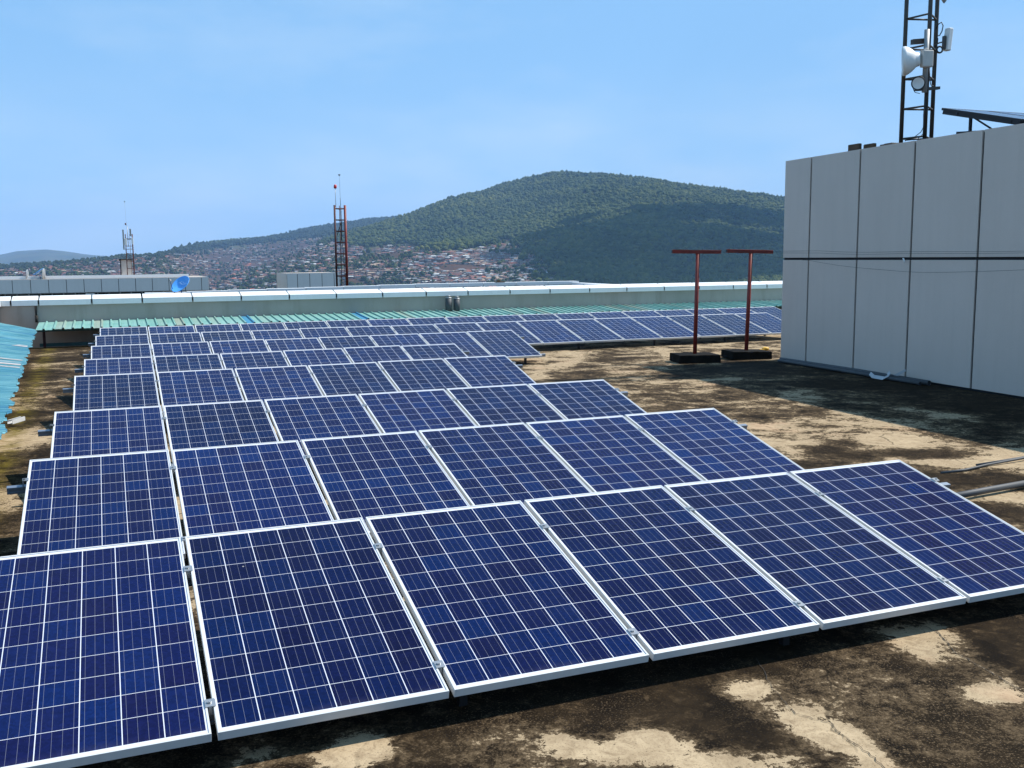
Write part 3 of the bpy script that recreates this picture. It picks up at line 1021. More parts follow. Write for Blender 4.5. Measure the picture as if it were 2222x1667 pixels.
# ------------------------------------------------------------------ corrugated awnings
def corrugated(name, o0, along, length, across, zf, zb, pitch, rib, mat, special=(), jitter=0.01, steps=1, edge=None):
    """ribbed sheet: ribs run along 'across' (front edge -> back edge)"""
    r = random.Random(name)
    V, Fc, bay = [], [], []
    nb = int(length / pitch)
    prev = None
    for k in range(nb):
        s0 = k * pitch
        dz = r.uniform(-jitter, jitter)
        ex = r.uniform(-0.02, 0.02)
        # section points of one bay: flat, then trapezoid rib
        sec = [(0.0, 0.0), (pitch * 0.36, 0.004), (pitch * 0.72, 0.0), (pitch * 0.78, rib), (pitch * 0.92, rib), (pitch * 0.985, 0.0)]
        rows = []
        for j in range(steps + 1):
            t = j / steps
            row = []
            for s, h in sec:
                fr, bkk = (edge(s0 + s) if edge else (0.0, across.length))
                d = across.normalized() * ((fr + ex) * (1 - t) + bkk * t)
                sag = -0.02 * math.sin(t * math.pi) * r.uniform(0, 1)
                p = o0 + along * (s0 + s) + d + Z * (zf + (zb - zf) * t + h + dz * (1 - t) + sag * 0.3)
                row.append(len(V)); V.append(tuple(p))
            rows.append(row)
        for j in range(steps):
            for i in range(len(sec) - 1):
                Fc.append((rows[j][i], rows[j][i + 1], rows[j + 1][i + 1], rows[j + 1][i]))
                bay.append(1000.0 if k in special else float(k))
            if prev:
                Fc.append((prev[j][-1], rows[j][0], rows[j + 1][0], prev[j + 1][-1])); bay.append(float(k))
        prev = rows
    me = bpy.data.meshes.new("sheet")
    me.from_pydata(V, [], Fc)
    me.materials.append(mat)
    at = me.attributes.new("bay", 'FLOAT', 'FACE')
    at.data.foreach_set("value", np.array(bay, np.float32))
    me.update()
    o = bpy.data.objects.new("sheet", me)
    col.objects.link(o)
    sl = o.modifiers.new("thickness", 'SOLIDIFY'); sl.thickness = 0.004
    return o


aw = empty("corrugated_awning", P(8, 26.4, 0))
tag(aw, "long strip of green ribbed roofing sheet below the far parapet", "awning")
child_local(corrugated("far_awning", P(-1.72, 25.72, 0), U, 25.5, N * 1.46, 0.445, 0.545, 0.212, 0.034, M['teal_sheet'], (23, 37), 0.012, 2), aw)
b = MB()
for k in range(11):
    b.ubox(-1.6 + 2.3 * k, -1.54 + 2.3 * k, 26.2, 26.26, -0.6, 0.43)
child_local(b.build("posts", M['red_dark']), aw)
b = MB(); b.ubox(-1.7, 23, 26.55, 26.62, -0.02, 0.06); b.ubox(-1.7, 23, 26.0, 26.05, 0.38, 0.43)
child_local(b.build("beam", M['teal_beam']), aw)

aw2 = empty("corrugated_awning", P(-2.2, 17, 0))
tag(aw2, "faded blue green ribbed roofing sheet over the gutter at the left edge", "awning")
def ledge(s):
    n = 4.0 + s
    return (0.84 + (26 - n) * 0.043 + 0.016 * math.sin(n * 9.1) + (0.03 if int(n * 1.1) % 2 else 0), 0.02)
sh2 = corrugated("left_awning", P(-2.58, 4.0, 0), N, 22.2, U * 1.0, 0.43, 0.62, 0.105, 0.018, M['cyan_sheet'], (), 0.006, 5, ledge)
child_local(sh2, aw2)
b = MB()
for k in range(12):
    b.ubox(-1.98, -1.93, 4.5 + 1.9 * k, 4.56 + 1.9 * k, -0.6, 0.40)
child_local(b.build("posts", M['footing']), aw2)
b = MB(); b.ubox(-2.05, -1.99, 4, 26, 0.33, 0.385)
child_local(b.build("beam", M['teal_beam']), aw2)
# bare worn strips where the paint has gone
wz = MB()
for n0, wdt, u0 in ((16.6, 0.13, -1.86), (17.0, 0.22, -1.95), (17.35, 0.16, -1.88), (17.8, 0.2, -1.92), (20.6, 0.22, -1.8), (20.9, 0.12, -1.75)):
    e = -2.58 + 0.84 + (26 - n0) * 0.043 - 0.03
    zz = lambda uu: 0.62 + (0.43 - 0.62) * ((uu + 2.58) / (e + 2.58)) + 0.022
    wz.face((P(u0, n0, zz(u0)), P(e, n0 + 0.02, zz(e)), P(e, n0 + wdt, zz(e)), P(u0 + 0.08, n0 + wdt, zz(u0 + 0.08))))
child_local(wz.build("worn_patch", M['worn_sheet']), aw2)

# ------------------------------------------------------------------ solar panels
TAU = R(13.66107)
PWD, PLN, PITCH = 0.984, 1.65, 1.009
ROWS = [(-0.714, 3.940, 0.164, 6), (-0.643, 6.470, 0.191, 6), (-0.589, 8.913, 0.201, 6), (-0.513, 12.324, 0.184, 6), (-0.453, 14.889, 0.167, 6), (-0.396, 17.353, 0.172, 8), (-0.352, 19.691, 0.184, 16), (-0.296, 22.131, 0.183, 18)]
ORD = ["leftmost", "second from left", "third from left", "fourth from left", "fifth from left", "sixth from left", "seventh from left", "eighth from left", "ninth from left", "tenth from left", "eleventh from left", "twelfth from left", "thirteenth from left", "fourteenth from left", "fifteenth from left", "sixteenth from left", "seventeenth from left", "eighteenth from left"]
RNAME = ["in the nearest row", "in the second row", "in the third row", "in the fourth row", "in the fifth row", "in the sixth row of eight panels", "in the long row before the last", "in the last row below the green awning"]


def panel_proto(frame_mat):
    root = empty("solar_panel")
    f = MB()
    a, h = 0.0095, 0.040
    f.abox(0, a, 0, PLN, -h, 0)
    f.abox(PWD - a, PWD, 0, PLN, -h, 0)
    f.abox(a, PWD - a, 0, a, -h, 0)
    f.abox(a, PWD - a, PLN - a, PLN, -h, 0)
    # return flanges underneath
    f.abox(a, a + .022, a, PLN - a, -h, -h + .002)
    f.abox(PWD - a - .022, PWD - a, a, PLN - a, -h, -h + .002)
    f.build("frame", frame_mat, root, bevel=0.0012)
    g = MB()
    g.face([(a, a, -0.004), (PWD - a, a, -0.004), (PWD - a, PLN - a, -0.004), (a, PLN - a, -0.004)])
    gl = g.build("glass_face", M['cells'], root)
    g = MB()
    g.face([(a, a, -0.010), (a, PLN - a, -0.010), (PWD - a, PLN - a, -0.010), (PWD - a, a, -0.010)])
    g.build("backsheet", M['backsheet'], root)
    j = MB(); j.abox(0.43, 0.56, 1.42, 1.52, -0.034, -0.011)
    j.build("junction_box", M['black'], root)
    return root


def clamp(root, x, y, end=False):
    c = MB()
    if end:
        c.abox(x - 0.030, x + 0.010, y - 0.022, y + 0.022, 0.001, 0.005)
        c.abox(x - 0.030, x - 0.026, y - 0.022, y + 0.022, -0.04, 0.001)
    else:
        c.abox(x - 0.020, x + 0.020, y - 0.025, y + 0.025, 0.001, 0.005)
        c.abox(x - 0.0075, x + 0.0075, y - 0.026, y + 0.026, -0.04, 0.001)
    o = c.build("clamp", M['steel'], root)
    bt = MB()
    bx = x - 0.018 if end else x
    bt.tube([(bx, y, 0.005), (bx, y, 0.013)], 0.0075, 6, smooth=False)
    bt.build("bolt", M['steel'], o)
    return o


CL_Y = (0.19, PLN - 0.35)
pp = panel_proto(M['alu'])
for y in CL_Y: clamp(pp, PWD + 0.0125, y)
pe = panel_proto(M['alu'])                  # last panel of a row: end clamps on its right side
for x in list(pe.children): pass
for y in CL_Y:
    c = clamp(pe, 0.0, y, True)
    c.scale.x = -1
    c.location.x = PWD
ps = None
first_used = {'p': False, 'e': False}
for r, (u0, n0, z0, cnt) in enumerate(ROWS):
    for i in range(cnt):
        key = 'e' if i == cnt - 1 else 'p'
        src = pe if key == 'e' else pp
        if not first_used[key]:
            o = src; first_used[key] = True
        else:
            o = copy_tree(src)
        p = P(u0 + 0.004 + i * PITCH, n0, z0)
        o.location = p + Z * random.gauss(0, 0.0012)
        o.rotation_euler = (TAU + R(random.gauss(0, 0.10)), R(random.gauss(0, 0.06)), TH + R(random.gauss(0, 0.05)))
        pos = "rightmost" if i == cnt - 1 else ORD[i]
        tag(o, "blue solar panel, %s %s" % (pos, RNAME[r]), "solar panel", "solar panels set out in rows on the roof")
        if i == 0:
            for y in CL_Y: clamp(o, 0.0, y, True)


def mounting(u0, n0, z0, cnt, label, zbase=0.0, mat=None, ext=0.13):
    """two rails on short front feet and taller rear legs"""
    mat = mat or M['rail']
    root = empty("mounting_frame", P(u0, n0, zbase), (0, 0, TH))
    L = cnt * PITCH
    ct, st = math.cos(TAU), math.sin(TAU)
    for y in CL_Y:
        m = MB()
        c = Vector((L / 2, y * ct, z0 - zbase + y * st)) + Vector((0, st, -ct)) * 0.066
        yy, zz = Vector((0, ct, st)), Vector((0, -st, ct))
        X = Vector((1, 0, 0))
        m.box(c + zz * 0.0185, X * (L + 2 * ext), yy * 0.040, zz * 0.014)
        m.box(c, X * (L + 2 * ext), yy * 0.030, zz * 0.023)
        m.box(c - zz * 0.0185, X * (L + 2 * ext), yy * 0.040, zz * 0.014)
        m.build("rail", mat, root)
    for k in range(max(2, cnt // 2 + 1)):
        x = 0.3 + (L - 0.6) * k / max(1, cnt // 2)
        for y in CL_Y:
            top = z0 - zbase + y * st - 0.098
            m = MB()
            m.abox(x - 0.02, x + 0.02, y * ct - 0.02, y * ct + 0.02, 0.0, top)
            m.build("leg", M['alu_dark'], root)
    tag(root, label, "mounting frame", "rail frames carrying the panel rows")
    return root


FR = ["carrying the nearest row", "carrying the second row", "carrying the third row", "carrying the fourth row", "carrying the fifth row", "carrying the sixth row of eight panels", "carrying the long row before the last", "carrying the last row by the awning"]
for r, (u0, n0, z0, cnt) in enumerate(ROWS):
    mounting(u0, n0, z0, cnt, "grey aluminium rails on short legs " + FR[r])

# ------------------------------------------------------------------ clad rooftop building on the right
UF = 12.19
CORNER = P(UF, 15.985, 0)
blk = empty("rooftop_building", CORNER)
tag(blk, "windowless rooftop block clad in large grey panels with dark joints", "building")
w = MB(); w.ubox(UF + 0.03, 17.5, 4.27, 15.965, 0.0, 3.82)
child_local(w.build("wall", M['joint']), blk)
ns = [15.985, 15.153, 13.784, 12.466, 11.067, 9.70, 8.34, 6.98, 5.62, 4.26]
for a, b in zip(ns[1:], ns[:-1]):
    for z0, z1 in ((0.035, 1.962), (2.006, 3.855)):
        c = MB(); c.ubox(UF, UF + 0.028, a + 0.021, b - 0.021, z0, z1)
        child_local(c.build("cladding_panel", M['cladding'], bevel=0.002), blk)
c = MB()
for k in range(4):
    for z0, z1 in ((0.035, 1.962), (2.006, 3.855)):
        c.ubox(UF + 0.03 + 1.3 * k, UF + 1.31 + 1.3 * k, 15.967, 15.985, z0, z1)
child_local(c.build("rear_cladding", M['cladding']), blk)
c = MB(); c.ubox(UF + 0.029, UF + 0.3, 4.28, 15.96, 3.822, 3.852)
child_local(c.build("roof_edge", M['cladding']), blk)

TURN = Matrix.Translation(CORNER) @ Matrix.Rotation(R(-2.7), 4, 'Z') @ Matrix.Translation(-CORNER)
blk.rotation_euler = (0, 0, R(-2.7))


def turned(o):
    """same small turn for what stands on or leans against the block"""
    o.matrix_basis = TURN @ o.matrix_basis
    return o


# things on its roof
for k, (u, n, z, lab) in enumerate(((12.7, 14.46, 3.945, "larger brown block on the edge of the clad rooftop block"), (12.72, 14.08, 3.925, "flatter brown block beside the larger one on the rooftop block"))):
    c = MB(); c.box(P(u - 0.1, n, z + 0.0), U * 0.07, N * (0.3 if k == 0 else 0.27), Z * (0.16 - 0.03 * k))
    turned(tag(c.build("concrete_block", M['brown_block'], bevel=0.012), lab, "block"))
c = MB(); c.ubox(12.55, 12.85, 13.46, 13.74, 3.853, 3.935)
c.ubox(12.6, 12.8, 13.5, 13.70, 3.935, 3.95)
turned(tag(c.build("steel_hatch", M['grey_paint'], bevel=0.01), "low dark hatch cover beside the lattice mast foot", "hatch"))

rp_ = panel_proto(M['alu_dark'])
rp_.location = P(13.2, 11.52, 4.12); rp_.rotation_euler = (TAU, 0, TH)
tag(rp_, "dark framed solar panel raised on the rooftop block, seen from its side", "solar panel", "dark panels on the rooftop block")
r2 = copy_tree(rp_); r2.location = P(14.22, 11.52, 4.12); r2["label"] = "dark framed solar panel behind the raised one on the rooftop block"
r3 = copy_tree(rp_); r3.location = P(12.95, 10.9, 3.915); r3.rotation_euler = (R(4.2), 0, TH); r3["label"] = "low dark framed solar panel just above the rooftop block edge"
mf = mounting(13.2, 11.52, 4.12, 2, "black steel rack under the raised panels on the rooftop block", 3.82, M['alu_dark'], 0.0)
c = MB(); c.tube([(0.3, 1.25, 0.52), (0.3, 0.45, 0.03)], 0.016, 6)
c.build("brace", M['alu_dark'], mf)
ct_, st_ = math.cos(TAU), math.sin(TAU)
for x_ in (0.03, 1.02, 1.98):
    c = MB(); c.box(Vector((x_, 0.82 * ct_, 0.30 + 0.82 * st_)) + Vector((0, st_, -ct_)) * 0.071, (0.04, 0, 0), Vector((0, ct_, st_)) * 1.6, Vector((0, -st_, ct_)) * 0.06)
    c.build("side_beam", M['alu_dark'], mf)

# ------------------------------------------------------------------ lattice mast with radio gear
def bar(mb, a, b, r, seg=6): mb.tube([a, b], r, seg)


def pt(x, y, D):
    F = 34.5927 / 36 * 2222
    d = CF + CR * ((x - 1111) / F) + CU * ((833.5 - y) / F)
    return Vector((0, 0, H0)) + d * (D / d.y)


def flat(v): return Vector((v.x, v.y, 0))


LEG = [flat(pt(1961, 160, 18.62)), flat(pt(2027, 160, 18.70)), flat(pt(2012.5, 160, 18.20))]
mast_base = (LEG[0] + LEG[1] + LEG[2]) / 3 + Z * 3.83
mast = empty("lattice_mast", mast_base)
tag(mast, "tall dark triangular lattice mast standing on the clad rooftop block", "mast")
for lg in LEG:
    m = MB(); m.tube([lg + Z * 3.83, lg + Z * 9.0], 0.037, 12)
    child_local(m.build("leg", M['grey_paint']), mast)
for k in range(9):
    zz = 4.17 + 0.533 * k
    br = MB()
    for i in range(3):
        bar(br, LEG[i] + Z * zz, LEG[(i + 1) % 3] + Z * zz, 0.017)
    child_local(br.build("brace", M['grey_paint']), mast)
bb_ = MB()
for i in range(3):
    bar(bb_, LEG[i] + Z * 3.90, LEG[(i + 1) % 3] + Z * 3.90, 0.035)
bb_.box(LEG[1] + Vector((0.15, -0.2, 3.9)), (1.1, 0.1, 0), (0, 0.12, 0), Z * 0.07)
child_local(bb_.build("base_frame", M['brown_block']), mast)
PX = flat(pt(2008.5, 140, 18.09))
pm = MB(); pm.tube([PX + Z * 4.92, PX + Z * 6.0], 0.046, 14)
child_local(pm.build("mounting_pole", M['galv']), mast)
for c_, dx, hz_ in ((pt(1997, 90, 18.14), 0.34, 0.085), (pt(2012, 193, 18.14), 0.46, 0.05)):
    bk_ = MB(); bk_.box(c_, (dx, 0.10, 0.04), (-0.02, 0.07, 0), Z * hz_)
    child_local(bk_.build("bracket", M['grey_paint']), mast)
for k, tp_ in enumerate(([pt(2004, 300, 18.15), pt(2004, 250, 18.14), pt(2007, 215, 18.13)],
                         [pt(1964, 306, 18.6), pt(1985, 297, 18.4), pt(1998, 287, 18.3), pt(2006, 272, 18.2)],
                         [pt(1964, 305, 18.6), pt(1990, 303, 18.4), pt(2002, 292, 18.3), pt(2007, 278, 18.2)],
                         [pt(2017, 150, 18.12), pt(2018, 175, 18.1), pt(2020, 185, 18.15), pt(2026, 187, 18.3)])):
    cb_ = MB(); cb_.tube(tp_, 0.007, 6)
    child_local(cb_.build("cable", M['black']), mast)

drum = empty("microwave_dish", pt(1985, 130, 18.0))
tag(drum, "white drum shaped microwave dish pointing left on the lattice mast", "antenna")
ax = Vector((-1.0, 0.34, -0.06)).normalized()
o0 = pt(1987, 130, 18.0)
c = MB()
c.lathe(o0, ax, [(-0.07, 0.0), (-0.07, 0.095), (-0.055, 0.115), (0.0, 0.128), (0.012, 0.145), (0.06, 0.190), (0.115, 0.228), (0.15, 0.244), (0.165, 0.252), (0.215, 0.254), (0.222, 0.24), (0.20, 0.15), (0.19, 0.0)], 36)
child_local(c.build("reflector", M['white_plastic']), drum)
rc = pt(2011, 128, 17.96)
c = MB()
c.box(rc, (0.20, 0.03, 0), (-0.015, 0.12, 0), Z * 0.29)
child_local(c.build("radio_unit", M['beige_plastic'], bevel=0.02), drum)
c = MB(); c.box(pt(1998, 131, 18.0), (0.08, 0, 0), (0, 0.07, 0), Z * 0.16)
child_local(c.build("coupler", M['beige_plastic'], bevel=0.01), drum)
for px_, py_, rr_ in ((2010, 109, 0.036), (2000, 113, 0.022)):
    c = MB(); ctr = pt(px_, py_, 17.96)
    c.tube([ctr + Vector((rr_ * math.cos(a), 0, rr_ * 0.8 * math.sin(a))) for a in np.linspace(0, math.pi, 9)], 0.009, 6)
    child_local(c.build("lifting_eye", M['beige_plastic']), drum)

pan = empty("panel_antenna", pt(2056, 86, 18.4))
tag(pan, "flat white panel antenna on the right side of the lattice mast", "antenna")
c = MB(); c.box(pt(2057, 86, 18.45), (0.10, 0.05, 0), (-0.05, 0.1, 0), Vector((0.03, 0, 0.40)))
child_local(c.build("radome", M['white_plastic'], bevel=0.02), pan)
c = MB(); c.box(pt(2048.5, 93, 18.42), (0.045, 0.02, 0), (-0.01, 0.07, 0), Z * 0.23)
child_local(c.build("bracket", M['grey_paint']), pan)
c = MB(); c.tube([pt(2028, 98, 18.66), pt(2036, 94, 18.55), pt(2047, 91, 18.45)], 0.013, 8)
child_local(c.build("bracket", M['grey_paint']), pan)
c = MB(); c.tube([pt(2031, 62, 18.6), pt(2036, 53, 18.55), pt(2043, 48.5, 18.5), pt(2046.5, 56, 18.5), pt(2044, 68, 18.5), pt(2039, 77, 18.5), pt(2032, 79, 18.55), pt(2035, 84, 18.55), pt(2034, 94, 18.55)], 0.010, 8)
child_local(c.build("cable", M['black']), pan)
c = MB(); lc = pt(2039, 108, 18.5)
c.tube([lc + Vector((0.052 * math.cos(a), 0, 0.055 * math.sin(a))) for a in np.linspace(0, 2 * math.pi, 19)], 0.016, 8)
child_local(c.build("cable", M['black']), pan)

rd = empty("round_antenna", pt(1992, 181, 18.05))
tag(rd, "small round white faced dish with a black rim low on the lattice mast", "antenna")
oc = pt(1992, 181, 18.06)
c = MB()
ax2 = Vector((-0.30, -1.0, -0.12)).normalized()
c.lathe(oc, ax2, [(-0.05, 0.0), (-0.05, 0.095), (0.03, 0.112), (0.04, 0.120), (0.045, 0.114), (0.038, 0.098)], 32)
child_local(c.build("rim", M['black']), rd)
c = MB()
c.lathe(oc, ax2, [(0.040, 0.099), (0.026, 0.06), (0.020, 0.0)], 32)
child_local(c.build("face", M['white_plastic']), rd)
c = MB(); c.tube([pt(1981, 188, 18.05), pt(1982, 195, 18.05), pt(1986, 201, 18.08), pt(1996, 203, 18.12)], 0.006, 6)
child_local(c.build("cable", M['black']), rd)
tp = empty("top_antenna", pt(2048, -20, 18.5))
tag(tp, "grey rounded antenna cut by the picture top beside the lattice mast", "antenna")
c = MB(); c.lathe(pt(2048.5, 8, 18.5), Z, [(0, 0.0), (0.02, 0.02), (0.06, 0.045), (0.5, 0.05), (0.52, 0.0)], 16)
child_local(c.build("radome", M['galv']), tp)
c = MB(); c.tube([pt(2027, -22, 18.68), pt(2048, -22, 18.5)], 0.014, 8)
child_local(c.build("bracket", M['grey_paint']), tp)

# ------------------------------------------------------------------ T shaped posts
ROUGH = bpy.data.textures.new("rough", 'CLOUDS')
ROUGH.noise_scale = 0.12


def t_post(u, n, lab, tilt):
    root = empty("t_post", P(u, n, 0), (R(tilt[0]), R(tilt[1]), TH + R(tilt[2])))
    m = MB(); m.tube([(0, 0, 0.12), (0, 0, 2.10)], 0.039, 14)
    m.build("post", M['red'], root)
    m = MB(); m.abox(-0.52, 0.465, -0.035, 0.035, 2.10, 2.17)
    cbm = m.build("crossbar", M['red'], root, bevel=0.004)
    m = MB(); m.face([(-0.5205, -0.026, 2.109), (-0.5205, -0.026, 2.161), (-0.5205, 0.026, 2.161), (-0.5205, 0.026, 2.109)])
    m.build("open_end", M['joint'], cbm)
    m = MB(); m.abox(-0.42, 0.42, -0.30, 0.28, 0.0, 0.16)
    ft = m.build("concrete_footing", M['block'], root, bevel=0.012)
    sb = ft.modifiers.new("dense", 'SUBSURF'); sb.subdivision_type = 'SIMPLE'; sb.levels = sb.render_levels = 4
    dp_ = ft.modifiers.new("rough", 'DISPLACE'); dp_.texture = ROUGH; dp_.strength = 0.016; dp_.mid_level = 0.5
    tag(root, lab, "t-post", "red T-posts by the clad block")
    return root


t_post(10.50, 16.42, "red steel T-post with its left bar end open, farther from clad block", (0.2, 0.8, -12))
t_post(11.79, 16.55, "darker red steel T-post standing next to the grey clad block", (0.0, 1.6, -10))

# wires from the posts along the clad block
for k, (pts, lab) in enumerate((
        ([P(9.95, 16.3, 2.185), P(12.0, 14.6, 2.13), P(12.1, 12.5, 2.10), P(11.9, 8.0, 2.11)], "upper thin wire stretched before the grey clad block"),
        ([P(9.99, 16.25, 2.175), P(12.02, 14.6, 2.09), P(12.1, 12.5, 2.07), P(11.9, 8.0, 2.09)], "second thin wire just below the upper one on the clad block"),
        ([P(11.2, 16.2, 2.16), P(12.05, 14.9, 1.95), P(12.1, 13.0, 1.80), P(12.1, 11.4, 1.78), P(12.0, 8.0, 1.95)], "lowest slack wire sagging across the grey clad block"))):
    m = MB()
    pp_ = []
    for a, b in zip(pts[:-1], pts[1:]):
        for j in range(8):
            t = j / 8
            pp_.append(a.lerp(b, t) - Z * 0.02 * math.sin(t * math.pi))
    pp_.append(pts[-1])
    m.tube(pp_, 0.0021, 5)
    turned(tag(m.build("overhead_wire", M['black']), lab, "wire"))

m = MB()
m.tube([P(12.16, 12.60, 1.99), P(12.14, 12.57, 1.985), P(12.13, 12.54, 1.96), P(12.135, 12.53, 1.92)], [0.008, 0.014, 0.013, 0.010], 8)
turned(tag(m.build("cable_tie", M['white_plastic']), "tiny white plastic tail hanging from the horizontal joint of the clad block", "tie"))

# ------------------------------------------------------------------ pipes and small things on the slab
def pipe(name, pts, r, mat, lab, cat, hollow=True):
    m = MB(); m.tube(pts, r, 14)
    if hollow:
        d = (Vector(pts[-1]) - Vector(pts[-2])).normalized()
        m.tube([Vector(pts[-1]) + d * 0.0006, Vector(pts[-1]) + d * 0.0012], r * 0.8, 14, 1)
    return tag(m.build(name, [mat, M['joint']]), lab, cat)


turned(pipe("grey_pipe", [P(12.02, 15.7, 0.045), P(12.05, 13.5, 0.05), P(12.03, 11.75, 0.045)], 0.04, M['pvc'], "thicker grey pipe lying nearest the foot of the clad block", "pipe"))
turned(pipe("grey_pipe", [P(11.90, 15.6, 0.035), P(11.92, 13.5, 0.035), P(11.92, 11.82, 0.035)], 0.03, M['pvc'], "thinner grey pipe lying beside the thicker one by the clad block", "pipe"))
m = MB()
pts = [(11.86, 12.95, 0.05), (11.78, 12.78, 0.02), (11.80, 12.55, 0.015), (11.88, 12.5, 0.07), (11.95, 12.62, 0.10)]
for k in range(len(pts) - 1):
    a, b = P(*pts[k]), P(*pts[k + 1])
    m.face((a, b, b + Z * 0.05 + U * 0.05, a + Z * 0.05 + U * 0.04))
a = P(11.97, 12.5, 0.09)
m.face((a, a + N * -0.12, a + N * -0.30 + Z * 0.10, a + N * -0.28 + Z * 0.13, a + N * -0.05 + Z * 0.02))
ob = m.build("plastic_scrap", M['tag_plastic'])
ob.modifiers.new("thickness", 'SOLIDIFY').thickness = 0.003
turned(ob)
tag(ob, "torn white plastic scrap tied round the pipes by the clad block", "scrap")
pipe("black_pipe", [P(6.1, 6.02, 0.05), P(6.9, 6.12, 0.048), P(8.6, 6.3, 0.046)], 0.028, M['pvc'], "dark pipe lying on the slab, running under the nearest panel row", "pipe")
pipe("thin_cable", [P(7.17, 6.93, 0.004), P(7.45, 6.90, 0.016), P(7.8, 6.98, 0.017), P(8.3, 7.02, 0.03), P(9.0, 7.1, 0.05)], 0.012, M['pvc'], "thin grey conduit half sunk in the slab behind the dark pipe", "conduit", False)
pipe("thin_cable", [P(7.7, 7.01, 0.02), P(8.3, 7.08, 0.02), P(9.0, 7.16, 0.02)], 0.010, M['pvc'], "second thin conduit lying alongside the half sunk one", "conduit", False)

ch = MB()
A0, A1 = P(-1.30, 13.85, 0), P(-1.16, 14.15, 0)
d = (A1 - A0).normalized(); s = Z.cross(d)
cc = (A0 + A1) / 2
ch.box(cc + Z * 0.006, d * 0.30, s * 0.07, Z * 0.006)
ch.box(cc + Z * 0.032 + s * 0.033, d * 0.30, s * 0.004, Z * 0.045)
ch.box(cc + Z * 0.032 - s * 0.033, d * 0.30, s * 0.004, Z * 0.045)
ch.box(cc + Z * 0.053 + s * 0.024, d * 0.30, s * 0.014, Z * 0.004)
ch.box(cc + Z * 0.053 - s * 0.024, d * 0.30, s * 0.014, Z * 0.004)
tag(ch.build("rail_offcut", M['alu']), "short white aluminium rail offcut lying by the left awning edge", "offcut")
m = MB(); m.lathe(P(13.15, 17.75, 0.0), Z, [(0, 0.0), (0.0, 0.07), (0.05, 0.08), (0.07, 0.05), (0.065, 0.0)], 14)
m.box(P(13.02, 17.7, 0.02), U * 0.12, N * 0.07, Z * 0.03)
tag(m.build("crushed_cup", M['yellow']), "small crushed yellow plastic cup on the slab near the clad block", "litter")
m = MB(); m.lathe(P(3.31, 4.21, 0.0), Z, [(0, 0.018), (0.012, 0.022), (0.02, 0.012), (0.022, 0)], 8)
tag(m.build("pebble", M['brown_block']), "tiny pebble in the shadow under the nearest panel row", "pebble")

# ------------------------------------------------------------------ vent pipes on the far awning
for k, (u, zt, lab) in enumerate(((8.95, 0.91, "taller left grey vent pipe standing before the far parapet"), (9.20, 0.885, "shorter right grey vent pipe beside its taller twin at the parapet"))):
    root = empty("vent_pipe", P(u, 26.95, 0.5))
    m = MB(); m.tube([P(u, 26.95, 0.5), P(u, 26.95, zt)], 0.09, 18)
    child_local(m.build("pipe", M['pvc']), root)
    m = MB(); m.lathe(P(u, 26.95, zt), Z, [(0, 0.095), (0.02, 0.095), (0.02, 0.05), (0.05, 0.05), (0.05, 0.062), (0.075, 0.062), (0.08, 0.0)], 18)
    child_local(m.build("cap", M['galv']), root)
    tag(root, lab, "vent pipe")

# ------------------------------------------------------------------ blocks of the other wings
def clad_wing(name, loc, lab, u0, u1, n, z0, z1, pitch, deep, strip=None, first=None, side=True):
    root = empty(name, loc)
    w = MB(); w.ubox(u0 + 0.02, u1 - 0.02, n + 0.03, n + deep, -26, z1 - 0.02)
    child_local(w.build("wall", M['plaster']), root)
    w = MB(); w.ubox(u0 + 0.02, u1 - 0.02, n + 0.012, n + 0.029, z0, z1 - 0.03)
    child_local(w.build("joint_backing", M['joint']), root)
    x = u0
    step = first or pitch
    while x < u1 - 0.05:
        e = min(u1, x + step)
        c = MB(); c.ubox(x + 0.016, e - 0.016, n - 0.01, n + 0.011, z0, z1)
        child_local(c.build("cladding_panel", M['cladding_pale']), root)
        x = e; step = pitch
    if side:
        for k in range(int(deep / pitch)):
            c = MB(); c.ubox(u0 - 0.01, u0 + 0.019, n + 0.04 + k * pitch, n + 0.02 + (k + 1) * pitch, z0, z1)
            child_local(c.build("side_panel", M['cladding']), root)
            c = MB(); c.ubox(u1 - 0.019, u1 + 0.01, n + 0.04 + k * pitch, n + 0.02 + (k + 1) * pitch, z0, z1)
            child_local(c.build("side_panel", M['cladding_pale']), root)
    if strip:
        zs0, zs1, wp = strip
        x = u0 + 0.1
        while x < u1 - 0.7:
            c = MB(); c.ubox(x, x + wp - 0.05, n - 0.004, n + 0.03, zs0, zs1)
            child_local(c.build("window", M['window']), root)
            x += wp
    tag(root, lab, "building")
    return root


wing = clad_wing("office_wing", P(0, 64, 0), "long pale clad wing with dark window strip beyond the left parapet", -12.0, 5.62, 64.0, 0.20, 1.0, 0.955, 7.0, (-0.9, 0.17, 0.62))
c = MB(); c.ubox(-12, 4.6, 66.0, 66.5, 0.99, 1.16)
child_local(c.build("roof_rim", M['coping']), wing)
c = MB(); c.ubox(-1.45, -0.95, 63.98, 64.03, -0.9, 0.12)
child_local(c.build("pier", M['cladding_pale']), wing)
c = MB(); c.ubox(0.62, 1.28, 66.52, 67.2, 0.96, 2.10)
bx_ = child_local(c.build("stair_box", M['cladding']), wing)
c = MB(); c.ubox(0.52, 1.36, 66.42, 67.3, 2.10, 2.15); c.ubox(0.58, 0.64, 66.46, 66.52, 0.97, 2.10)
child_local(c.build("stair_box_trim", M['joint']), wing)
clad_wing("lift_block", P(11, 60, 0), "small pale clad block beyond the parapet beside the red tower", 9.78, 12.95, 60.0, 0.2, 1.215, 0.74, 4.2, None, 0.62)

